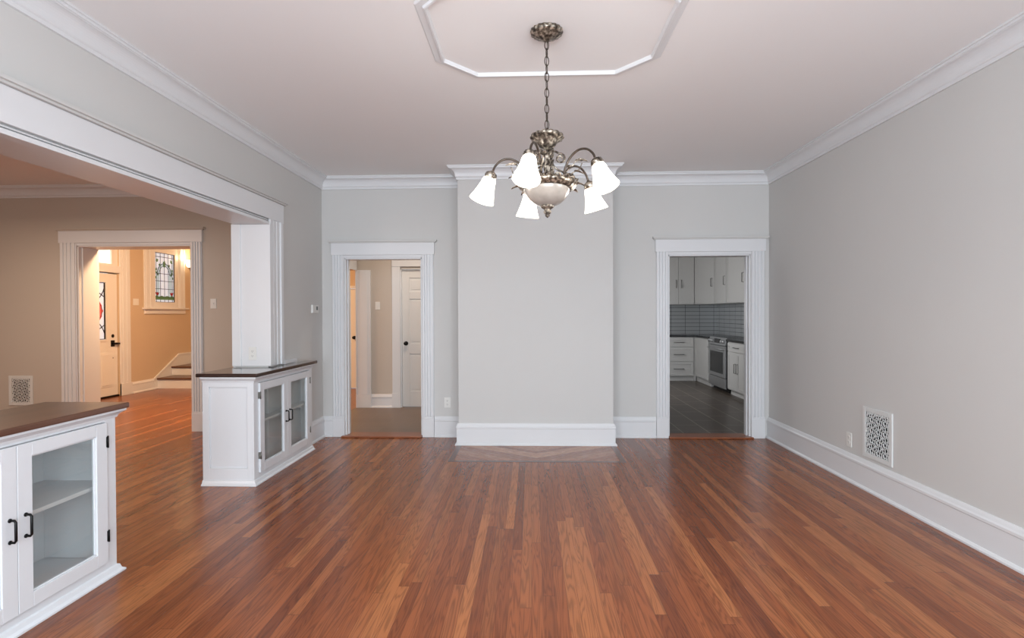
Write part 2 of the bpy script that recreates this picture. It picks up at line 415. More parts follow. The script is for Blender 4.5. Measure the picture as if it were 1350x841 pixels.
# foyer
DY0, DY1, DZ = 8.37, 9.27, 2.115      # front door
TZ0, TZ1 = 2.235, 2.60                # transom
WY0, WY1, WZ0, WZ1 = 10.18, 10.76, 1.64, 2.585  # leaded window
fw = MB()
fw.box(FX - 0.2, FX, 6.79, DY0, 0, H).box(FX - 0.2, FX, DY0, DY1, TZ1, H).box(FX - 0.2, FX, DY0, DY1, DZ, TZ0).box(FX - 0.2, FX, DY1, WY0, 0, H)
fw.box(FX - 0.2, FX, WY0, WY1, 0, WZ0).box(FX - 0.2, FX, WY0, WY1, WZ1, H).box(FX - 0.2, FX, WY1, 11.3, 0, H)
struct('wall_foyer_left', fw, M['foyer_wall'])
struct('wall_foyer_back', B(FX, -4.2, 11.3, 11.42, 0, H), M['foyer_wall'])
struct('wall_foyer_side', MB().box(-4.2, -4.08, 10.22, 11.42, 0, H).box(-4.08, -3.42, 10.22, 10.34, 0, H).box(-3.42, -2.66, 10.22, 10.34, 1.88, H).box(-2.66, -2.45, 10.22, 10.34, 0, H).box(-2.57, -2.45, 8.27, 10.22, 0, H), M['foyer_wall'])
# hall
struct('wall_hall_back', MB().box(-2.59, -1.94, HB, HB + 0.12, 0, H).box(-1.94, -1.18, HB, HB + 0.12, 2.07, H).box(-1.18, 1.0, HB, HB + 0.12, 0, H), M['parlor_wall'])
struct('wall_hall_left', B(-2.75, -2.60, 6.79, HB + 0.12, 2.06, H), M['parlor_wall'])
struct('wall_hall_right', B(1.0, 1.15, D2, 12.15, 0, H), M['kitchen_wall'])
# kitchen
struct('wall_kitchen_back', B(1.15, KX1, KYB, KYB + 0.12, 0, H), M['kitchen_wall'])
struct('wall_kitchen_right', B(KX1, KX1 + 0.15, D2, KYB, 0, H), M['kitchen_wall'])

# ------------------------------------------------------------------ crown, baseboards, casings
tn = [0]
def trim(mb, m=None, bevel=0.0, label=None):
    tn[0] += 1
    return struct('trim_%d' % tn[0], mb, m or M['trim'], bevel)
def crown(h, drop=0.135, out=0.10):
    pts = [(0, h), (0, h - drop), (0.014, h - drop), (0.014, h - drop + 0.022), (0.020, h - drop + 0.026)]
    for k in range(0, 9):
        t = k / 8 * PI / 2
        pts.append((out - 0.022 - (out - 0.045) * math.cos(t), h - drop + 0.032 + (drop - 0.062) * math.sin(t)))
    pts += [(out - 0.018, h - 0.026), (out - 0.012, h - 0.026), (out - 0.010, h - 0.014), (out, h - 0.012), (out, h)]
    return pts
main_path = [(WL, YF), (WL, D), (CX0, D), (CX0, CY), (CX1, CY), (CX1, D), (WR, D), (WR, YF)]
cp = crown(H)
for i in range(len(main_path)): trim(MB().sweep(cp, main_path, i, closed=True))
par = [(-8.25, YF), (-8.25, PY), (WLo, PY), (WLo, YF)]
for i in range(4): trim(MB().sweep(cp, par, i, closed=True))

BH = 0.232
def base(h=BH):
    return [(0, 0), (0.036, 0), (0.036, 0.012), (0.026, 0.024), (0.020, 0.026), (0.020, h - 0.056), (0.026, h - 0.050), (0.026, h - 0.034),
            (0.019, h - 0.024), (0.014, h - 0.010), (0.009, h), (0, h)]
def baserun(name, path, h=BH, m=None):
    mb = MB()
    for i in range(len(path) - 1): mb.sweep(base(h), path, i)
    return struct(name, mb, m or M['trim'])
baserun('baseboard_left', [(WL, 5.615), (WL, D), (HD0 - 0.14, D)])
baserun('baseboard_back', [(HD1 + 0.14, D), (CX0, D)])
baserun('baseboard_chimney', [(CX0, D), (CX0, CY), (CX1, CY), (CX1, D)])
baserun('baseboard_back.001', [(CX1, D), (KD0 - 0.14, D)])
baserun('baseboard_right', [(WR, D - 0.001), (WR, YF)])
baserun('baseboard_front', [(WR, YF), (WL, YF), (WL, 1.70)])
baserun('baseboard_parlor_left', [(-8.25, YF), (-8.25, PY), (PX0 - 0.2, PY)])
baserun('baseboard_parlor_back', [(PX1 + 0.15, PY), (WLo, PY), (WLo, OY1 + 0.12)])
baserun('baseboard_hall', [(-2.386, HB), (-2.065, HB)], 0.20)
baserun('baseboard_foyer', [(FX, DY1 + 0.27), (FX, 10.20)], 0.20)

def casing_y(name, x0, x1, y, ztop, wL, wR, proud=0.028, head=0.148, cap=0.022, jamb=None, far=None, m=None, plinth=BH + 0.005, sgn=-1, headw=0.012, capm=None):
    capm = capm or M['wall']
    """cased opening in a wall facing -Y (sgn=-1): fluted side boards, plinth blocks, head board, cap; jamb lining"""
    m = m or M['trim']
    mb = MB()
    for a, b in ((x0 - wL, x0 - 0.006), (x1 + 0.006, x1 + wR)):
        w = b - a
        mb.box(a, b, y, y + sgn * proud * 0.55, plinth, ztop + 0.04)
        for k in range(4):   # raised ribs of the fluted board
            c0 = a + w * (0.02 + k * 0.25); mb.box(c0, c0 + w * (0.16 if k in (1, 2) else 0.18), y, y + sgn * proud, plinth, ztop + 0.04)
        mb.box(a - 0.002, b + 0.002, y, y + sgn * (proud + 0.006), 0, plinth - 0.02)
        mb.box(a, b, y, y + sgn * (proud + 0.001), plinth - 0.02, plinth)
    mb.box(x0 - wL - headw, x1 + wR + headw, y, y + sgn * (proud + 0.004), ztop + 0.032, ztop + 0.020 + head)
    cm = MB().box(x0 - wL - headw - 0.03, x1 + wR + headw + 0.03, y, y + sgn * (proud + 0.022), ztop + 0.032 + head, ztop + 0.032 + head + cap)
    cm.box(x0 - wL - headw - 0.018, x1 + wR + headw + 0.018, y, y + sgn * (proud + 0.012), ztop + 0.020 + head, ztop + 0.032 + head)
    trim(cm, capm, 0.002)
    mb.box(x0 - 0.006, x1 + 0.006, y, y + sgn * 0.010, ztop, ztop + 0.04)
    if far is not None:
        t = 0.014
        mb.box(x0, x0 + t, y - 0.001, far, 0, ztop); mb.box(x1 - t, x1, y - 0.001, far, 0, ztop); mb.box(x0, x1, y - 0.001, far, ztop - t, ztop)
        mb.box(x0 + t, x0 + t + 0.012, y + 0.05, far - 0.04, 0, ztop - t); mb.box(x1 - t - 0.012, x1 - t, y + 0.05, far - 0.04, 0, ztop - t)
    return trim(mb, m, 0.002)
casing_y('hall', HD0, HD1, D, HDZ, 0.135, 0.135, far=D2)
casing_y('kitchen', KD0, KD1, D, KDZ, 0.135, 0.150, far=D2)
casing_y('parlor', PX0, PX1, PY, PZ - 0.02, 0.20, 0.135, far=6.79, head=0.155, capm=M['parlor_wall'])

# wide opening: header board, cap, far side casing, jamb lining and soffit
hb = MB()
hb.box(WL, WL + 0.030, OY0 - 0.27, OY1 + 0.275, 2.262, 2.432)
trim(MB().box(WL, WL + 0.046, OY0 - 0.30, OY1 + 0.300, 2.434, 2.448).box(WL, WL + 0.060, OY0 - 0.32, OY1 + 0.320, 2.448, 2.466), M['wall'], 0.002)
hb.box(WL, WL + 0.020, OY0, OY1, 2.245, 2.252)
hb.box(WL - 0.05, WL + 0.026, OY0, OY1, 2.212, 2.237)
trim(hb, bevel=0.002)
trim(B(WLo, WL - 0.05, OY0, OY1, 2.214, 2.224), bevel=0.0)
hb2 = MB().box(WLo - 0.03, WLo, OY0 - 0.2, OY1 + 0.2, 2.236, 2.40)
trim(hb2)
def jambset(yj, d):
    """yj = jamb plane, d = +1: wall mass lies towards +Y"""
    mb = MB()
    mb.box(WLo, WL + 0.031, yj, yj - d * 0.012, 0.93, 2.212)                          # lining board
    mb.box(WLo - 0.02, WLo + 0.062, yj, yj - d * 0.024, 0.93, 2.212)          # parlor side strip
    a, b = yj, yj + d * 0.255                                       # room side casing
    mb.box(WL, WL + 0.018, a, b, 0.93, 2.262)
    for k0, k1, t in ((0.0, 0.055, 0.03), (0.075, 0.12, 0.024), (0.14, 0.185, 0.024), (0.205, 0.255, 0.034)):
        mb.box(WL, WL + t, yj + d * k0, yj + d * k1, 0.93, 2.262)
    mb.box(WLo, WLo - 0.024, yj, yj + d * 0.14, 0.0, 2.236)
    return trim(mb, bevel=0.003)
jambset(OY1, 1); jambset(OY0, -1)

# octagonal ceiling moulding
oc = [(-0.36, 3.62), (0.57, 3.62), (0.79, 3.375), (0.79, 2.745), (0.57, 2.50), (-0.36, 2.50), (-0.58, 2.745), (-0.58, 3.375)]
om = MB()
op = [(0, H), (0, H - 0.003), (0.008, H - 0.009), (0.040, H - 0.009), (0.046, H - 0.020), (0.056, H - 0.022), (0.062, H - 0.012), (0.064, H)]
for i in range(8): om.sweep(op, oc, i, closed=True)
trim(om)

# thresholds
trim(MB().box(HD0 - 0.03, HD1, 6.135, D2 + 0.01, 0.0, 0.018), M['sill_wood'], 0.006)
trim(MB().box(KD0, KD1 + 0.02, 6.150, D2 + 0.01, 0.0, 0.018), M['sill_wood'], 0.006)
# hearth inlay flush in the floor with a darker border strip
trim(B(-0.735, 0.835, 5.215, 5.793, 0.0, 0.0015), M['inlay'])
trim(MB().box(-0.79, 0.89, 5.16, 5.213, 0.0, 0.0016).box(-0.79, -0.737, 5.213, 5.793, 0.0, 0.0016).box(0.837, 0.89, 5.213, 5.793, 0.0, 0.0016), wood('inlay_border', (84, 48, 36), (112, 68, 52), 0.26, (2, 40, 2)))

# hall pilaster / opening side
trim(MB().box(-2.595, -2.386, HB, HB - 0.03, 0.19, 2.05).box(-2.60, -2.382, HB, HB - 0.038, 0, 0.19).box(-2.55, -2.43, HB - 0.03, HB - 0.038, 0.19, 2.05).box(-2.61, -2.595, HB - 0.04, HB + 0.12, 0, 2.05), bevel=0.003)
trim(MB().box(-2.065, -1.94, HB, HB - 0.025, 0.22, 2.10).box(-2.07, -1.937, HB, HB - 0.034, 0, 0.22).box(-1.18, -1.05, HB, HB - 0.025, 0, 2.10).box(-2.065, -1.05, HB, HB - 0.03, 2.10, 2.24), bevel=0.003)
trim(MB().box(-2.595, -2.58, 6.79, HB - 0.04, 2.045, 2.19))

# ------------------------------------------------------------------ doors
def knob(mb, p, ax, r=0.028):
    mb.lathe([(0.0, 0), (0.032, 0.0), (0.032, 0.006), (0.012, 0.010), (0.010, 0.030), (r * 0.9, 0.036), (r, 0.050), (r * 0.8, 0.062), (0.001, 0.066)], p, ax, 20)
def panel_door_y(name, x0, x1, y, h, knobx, m):
    """six panel door whose face looks towards -Y; returns root"""
    e = empty(name, ((x0 + x1) / 2, y, 0), kind='structure')
    mb = MB().box(x0, x1, y + 0.012, y + 0.04, 0.008, h)
    xm = (x0 + x1) / 2; s = 0.11
    zs = [(0.24, 0.80), (0.95, 1.62), (1.73, h - 0.12)]
    cuts = []
    # stiles and rails as raised boards
    for a, b in ((x0, x0 + s), (xm - 0.05, xm + 0.05), (x1 - s, x1)): mb.box(a, b, y, y + 0.014, 0.008, h)
    prev = 0.008
    for a, b in zs:
        for u, v in ((x0 + s, xm - 0.05), (xm + 0.05, x1 - s)): mb.box(u, v, y, y + 0.014, prev, a)
        prev = b
    for u, v in ((x0 + s, xm - 0.05), (xm + 0.05, x1 - s)):
        mb.box(u, v, y, y + 0.014, prev, h)
        for a, b in zs: mb.box(u + 0.03, v - 0.03, y + 0.005, y + 0.014, a + 0.03, b - 0.03)
    mb.build('door_panel', m, e, 0.003)
    k = MB(); knob(k, (knobx, y, 0.955), (0, -1, 0)); k.build('door_knob', M['black'], e)
    return e
panel_door_y('door_1', -1.925, -1.195, HB + 0.035, 2.055, -1.868, M['door'])
trim(MB().box(-1.94, -1.925, HB, HB + 0.12, 0, 2.07).box(-1.195, -1.18, HB, HB + 0.12, 0, 2.07).box(-1.94, -1.18, HB, HB + 0.12, 2.058, 2.07))
panel_door_y('door_2', -3.385, -2.68, 10.235, 1.87, -3.315, M['door'])
trim(MB().box(-3.50, -3.40, 10.22, 10.195, 0, 1.92).box(-2.66, -2.57, 10.22, 10.195, 0, 1.92).box(-3.50, -2.57, 10.22, 10.19, 1.875, 1.925), bevel=0.003)

# front door, in the foyer's left wall (faces +X)
def front_door():
    e = empty('door_3', (FX, (DY0 + DY1) / 2, 0), kind='structure')
    x = FX - 0.03
    gy0, gy1, gz0, gz1 = 8.56, 9.005, 0.985, 1.945
    mb = MB().box(x - 0.045, x, DY0 + 0.015, gy0, 0.03, DZ - 0.02).box(x - 0.045, x, gy1, DY1 - 0.012, 0.03, DZ - 0.02)
    mb.box(x - 0.045, x, gy0, gy1, 0.03, gz0).box(x - 0.045, x, gy0, gy1, gz1, DZ - 0.02)
    for a, b in ((8.50, 8.78), (8.86, 9.14)):
        mb.box(x, x + 0.007, a, b, 0.18, 0.76); mb.box(x + 0.007, x + 0.013, a + 0.03, b - 0.03, 0.21, 0.73)
    fr = 0.03
    mb.box(x, x + 0.014, gy0 - fr, gy0, gz0 - fr, gz1 + fr).box(x, x + 0.014, gy1, gy1 + fr, gz0 - fr, gz1 + fr).box(x, x + 0.014, gy0, gy1, gz0 - fr, gz0).box(x, x + 0.014, gy0, gy1, gz1, gz1 + fr)
    mb.build('door_panel', M['door'], e, 0.002)
    g = B(x - 0.03, x - 0.02, gy0, gy1, gz0, gz1).build('door_glass', M['daypane'], e)
    cy, cz = (gy0 + gy1) / 2, (gz0 + gz1) / 2
    ld = MB(); xx = x - 0.015
    ld.tube([(xx, gy0 + .01, gz0 + .01), (xx, gy1 - .01, gz0 + .01), (xx, gy1 - .01, gz1 - .01), (xx, gy0 + .01, gz1 - .01)], 0.012, 6, True)
    for sg in (1, -1):
        for vz in (1, -1):
            pts = []
            for k in range(13):
                t = k / 12; pts.append((xx, cy + sg * (0.03 + 0.185 * math.sin(t * PI * 0.55)), cz + vz * (0.14 + 0.32 * t)))
            ld.tube(pts, 0.007, 6)
            ld.tube([(xx, cy + sg * 0.20, cz + vz * (0.22 + 0.02)), (xx, cy + sg * 0.10, cz + vz * 0.30), (xx, cy, cz + vz * 0.42)], 0.007, 6)
    ld.tube([(xx, cy + 0.16 * math.cos(t / 16 * 2 * PI), cz + 0.17 * math.sin(t / 16 * 2 * PI)) for t in range(16)], 0.006, 6, True)
    ld.build('lead_came', M['lead'], g)
    ro = MB()
    for k in range(8):
        t = 2 * PI * k / 8; c = (cy + 0.10 * math.cos(t), cz + 0.12 * math.sin(t))
        poly = [(c[0] + 0.09 * math.cos(q * PI / 5) * (0.7 if q % 2 else 1), c[1] + 0.09 * math.sin(q * PI / 5)) for q in range(10)]
        ro.prism(poly, xx - 0.006, xx + 0.001 * (k % 3), lambda a, b, z: (z, a, b))
    ro.lathe([(0.05, 0), (0.045, 0.008), (0.001, 0.012)], (xx, cy, cz), (1, 0, 0), 14)
    ro.build('rose_glass', M['pinkglass'], g)
    k = MB(); k.lathe([(0.0, 0), (0.030, 0), (0.030, 0.008), (0.022, 0.014), (0.001, 0.016)], (x, 9.15, 1.04), (1, 0, 0), 20)
    k.build('deadbolt', M['black'], e)
    k = MB(); k.box(x, x + 0.010, 9.105, 9.185, 0.86, 0.965); k.tube([(x + 0.005, 9.145, 0.91), (x + 0.045, 9.145, 0.91), (x + 0.05, 9.17, 0.91), (x + 0.05, 9.24, 0.905)], 0.018, 8)
    k.build('door_handle', M['black'], e, 0.002)
    k = MB(); k.lathe([(0.012, 0), (0.012, 0.006), (0.001, 0.008)], (x, 9.145, 0.665), (1, 0, 0), 12); k.build('lower_keyhole', M['black'], e)
    B(FX - 0.11, FX - 0.01, DY0 + 0.002, DY1 - 0.002, 0.001, 0.026).build('door_sill', M['black'], e)
    B(FX - 0.2, FX - 0.12, DY0 + 0.002, DY1 - 0.002, 0.027, DZ - 0.02).build('storm_panel', M['door'], e)
front_door()
# door + transom casing
dc = MB()
dc.box(FX, FX + 0.025, DY1, DY1 + 0.235, 0, 2.80).box(FX + 0.025, FX + 0.034, DY1 + 0.05, DY1 + 0.10, 0.2, 2.80).box(FX + 0.025, FX + 0.034, DY1 + 0.14, DY1 + 0.19, 0.2, 2.80)
dc.box(FX, FX + 0.036, DY1, DY1 + 0.255, 0, 0.21)
dc.box(FX, FX + 0.025, DY0 - 0.235, DY0, 0, 2.80)
dc.box(FX, FX + 0.025, DY0, DY1, DZ, TZ0).box(FX, FX + 0.025, DY0, DY1, TZ1, 2.80).box(FX, FX + 0.06, DY0 - 0.26, DY1 + 0.26, 2.80, 2.83)
trim(dc, bevel=0.003)
tw = empty('window_2', (FX, (DY0 + DY1) / 2, TZ0), kind='structure')
MB().box(FX - 0.08, FX - 0.02, DY0, DY0 + 0.04, TZ0, TZ1).box(FX - 0.08, FX - 0.02, DY1 - 0.13, DY1, TZ0, TZ1).box(FX - 0.08, FX - 0.02, DY0 + 0.04, DY1 - 0.13, TZ0, TZ0 + 0.03).box(FX - 0.08, FX - 0.02, DY0 + 0.04, DY1 - 0.13, TZ1 - 0.03, TZ1).build('window_frame', M['door'], tw, 0.002)
B(FX - 0.06, FX - 0.05, DY0 + 0.04, DY1 - 0.13, TZ0 + 0.03, TZ1 - 0.03).build('window_pane', M['transompane'], tw)

# leaded window
def leaded():
    e = empty('window_1', (FX, (WY0 + WY1) / 2, WZ0), kind='structure')
    f = MB()
    cy0, cy1 = 9.875, 11.06
    for a, b in ((cy0, cy0 + 0.20), (cy1 - 0.20, cy1)):
        f.box(FX, FX + 0.022, a, b, 1.53, 2.83); f.box(FX + 0.022, FX + 0.032, a + 0.03, a + 0.06, 1.53, 2.83); f.box(FX + 0.022, FX + 0.032, b - 0.06, b - 0.03, 1.53, 2.83)
    f.box(FX, FX + 0.022, cy0, cy1, 2.72, 2.83)
    f.box(FX, FX + 0.012, cy0 + 0.2, WY0, 1.53, 2.72).box(FX, FX + 0.012, WY1, cy1 - 0.2, 1.53, 2.72).box(FX, FX + 0.012, WY0, WY1, 1.53, WZ0).box(FX, FX + 0.012, WY0, WY1, WZ1, 2.72)
    f.build('window_frame', M['trim'], e, 0.003)
    MB().box(FX, FX + 0.075, cy0 - 0.05, cy1 + 0.05, 1.50, 1.53).box(FX, FX + 0.025, cy0, cy1, 1.415, 1.50).build('window_sill', M['trim'], e, 0.004)
    p = B(FX - 0.03, FX - 0.02, WY0, WY1, WZ0, WZ1).build('window_pane', M['daypane'], e)
    x = FX - 0.012; ym = (WY0 + WY1) / 2; w_ = WY1 - WY0; h_ = WZ1 - WZ0
    ld = MB()
    P = lambda a, b: (x, WY0 + a * w_, WZ0 + b * h_)
    ld.tube([P(0.01, 0.005), P(0.99, 0.005), P(0.99, 0.995), P(0.01, 0.995)], 0.009, 6, True)
    for a in (0.10, 0.30, 0.5, 0.70, 0.90): ld.tube([P(a, 0), P(a, 1)], 0.004, 6)
    for b in (0.10, 0.27, 0.43, 0.58, 0.92): ld.tube([P(0, b), P(1, b)], 0.005, 6)
    for sg in (1, -1):
        ld.tube([P(0.5 + sg * 0.36 * math.cos(t), 0.55 + 0.24 * math.sin(t)) for t in [k / 12 * PI / 2 for k in range(13)]], 0.006, 6)
        ld.tube([P(0.5 + sg * 0.26 * math.cos(t), 0.55 + 0.19 * math.sin(t)) for t in [k / 12 * PI / 2 for k in range(13)]], 0.004, 6)
    ld.build('lead_came', M['lead'], p)
    bl = MB()
    for sg in (1, -1):
        pts = [(0.5 + sg * 0.36 * math.cos(t), 0.55 + 0.24 * math.sin(t)) for t in [k / 8 * PI / 2 for k in range(9)]] + [(0.5 + sg * 0.26 * math.cos(t), 0.55 + 0.19 * math.sin(t)) for t in [k / 8 * PI / 2 for k in range(8, -1, -1)]]
        bl.prism([(WY0 + a * w_, WZ0 + b * h_) for a, b in pts], x - 0.007, x - 0.003, lambda a, b, z: (z, a, b))
        a0, a1 = (0.5 + sg * 0.24), (0.5 + sg * 0.38)
        bl.prism([(WY0 + a * w_, WZ0 + b * h_) for a, b in ((a0, 0.12), (a1, 0.12), (a1, 0.55), (a0, 0.55))], x - 0.007, x - 0.003, lambda a, b, z: (z, a, b))
    bl.build('blue_glass', M['blueglass'], p)
    gr = MB()
    def leafp(cy, cz, s, ang):
        pts = []
        for q in range(10):
            t = 2 * PI * q / 10; rr = s * (1 if q % 2 == 0 else 0.62)
            u, v = rr * math.cos(t) * 0.7, rr * math.sin(t)
            pts.append((cy + u * math.cos(ang) - v * math.sin(ang), cz + u * math.sin(ang) + v * math.cos(ang)))
        gr.prism(pts, x - 0.004, x + 0.003, lambda a, b, z: (z, a, b))
    Q = lambda a, b: (WY0 + a * w_, WZ0 + b * h_)
    leafp(*Q(0.5, 0.79), 0.062, 0); leafp(*Q(0.5, 0.74), 0.04, 1.5)
    for sg in (1, -1):
        for a, b, s_, g_ in ((0.36, 0.84, 0.045, 0.8), (0.40, 0.66, 0.034, 0.3), (0.40, 0.60, 0.030, -0.4), (0.33, 0.56, 0.028, 0.5), (0.42, 0.50, 0.026, 0.2), (0.24, 0.76, 0.03, 1.0)):
            leafp(*Q(0.5 + sg * a, b), s_, g_ * sg)
    gr.prism([Q(0.03, 0.05), Q(0.97, 0.05), Q(0.97, 0.11), Q(0.86, 0.14), Q(0.8, 0.11), Q(0.62, 0.13), Q(0.5, 0.11), Q(0.36, 0.13), Q(0.2, 0.11), Q(0.12, 0.14), Q(0.03, 0.11)], x - 0.004, x + 0.003, lambda a, b, z: (z, a, b))
    gr.build('green_glass', M['greenglass'], p)
    rd = MB()
    for a in (0.14, 0.86):
        rd.prism([Q(a - 0.09, 0.20), Q(a - 0.03, 0.185), Q(a, 0.205), Q(a + 0.03, 0.185), Q(a + 0.09, 0.20), Q(a + 0.05, 0.155), Q(a, 0.13), Q(a - 0.05, 0.155)], x - 0.004, x + 0.005, lambda a, b, z: (z, a, b))
    rd.build('red_glass', M['redglass'], p)
leaded()

# wall sconce on the foyer back wall
def sconce():
    cx, cy, cz = -6.965, 11.06, 2.42
    e = empty('wall_sconce', (-6.70, 11.30, 2.28), 'lit brass wall sconce with frosted flared glass shade beside the leaded window', 'wall lamp')
    MB().lathe([(0.0, 0), (0.055, 0), (0.055, 0.01), (0.03, 0.02), (0.001, 0.025)], (-6.72, 11.299, 2.22), (0, -1, 0), 20).build('wall_plate', M['brass'], e)
    MB().tube([(-6.72, 11.28, 2.22), (-6.72, 11.16, 2.17), (-6.78, 11.08, 2.18), (-6.89, 11.06, 2.24), (-6.965, 11.06, 2.30), (-6.965, 11.06, 2.35)], 0.011, 8).lathe([(0.03, 0), (0.035, 0.02), (0.02, 0.03)], (cx, cy, 2.335), None, 16).build('arm', M['brass'], e)
    MB().open_lathe([(0.05, 0), (0.075, 0.03), (0.085, 0.08), (0.105, 0.13), (0.115, 0.14)], (cx, cy, 2.365), (0, 0, 1), 28).build('glass_shade', M['sconceglass'], e)
    point('sconce_bulb_light', (cx, cy, 2.56), 4, (1.0, 0.68, 0.38), 0.05)
sconce()

# staircase
FXs = FX + 0.003
def stairs():
    e = empty('staircase', (-6.6, 10.2, 0), 'foyer stairs with white risers and dark wood treads turning to a landing', 'staircase')
    X1 = -5.9
    MB().box(FXs, X1, 10.20, 10.22, 0, 0.165).box(FXs, X1, 10.62, 10.64, 0.205, 0.345).box(X1 - 0.02, X1, 10.22, 11.29, 0, 0.165).box(X1 - 0.02, X1, 10.64, 11.29, 0.205, 0.345).build('riser', M['trim'], e)
    B(FXs, X1 + 0.02, 10.17, 10.625, 0.17, 0.20).build('tread', M['tread'], e, 0.006)
    B(FXs, X1 + 0.02, 10.59, 11.29, 0.35, 0.38).build('landing_tread', M['tread'], e, 0.006)
    sk = [(10.10, 0.0), (10.20, 0.0), (10.201, 0.17), (10.62, 0.2), (10.63, 0.38), (11.29, 0.38), (11.29, 0.62), (10.84, 0.62), (10.10, 0.20)]
    m_ = MB().prism(sk, FXs, FXs + 0.022, lambda a, b, z: (z, a, b))
    m_.prism([(10.08, 0.165), (10.84, 0.585), (11.27, 0.585), (11.27, 0.62), (10.83, 0.62), (10.08, 0.20)], FXs + 0.022, FXs + 0.034, lambda a, b, z: (z, a, b))
    m_.box(FXs + 0.034, X1, 11.275, 11.298, 0.38, 0.62).box(FXs + 0.034, X1, 11.262, 11.275, 0.585, 0.62)
    m_.build('skirt_board', M['trim'], e)
stairs()

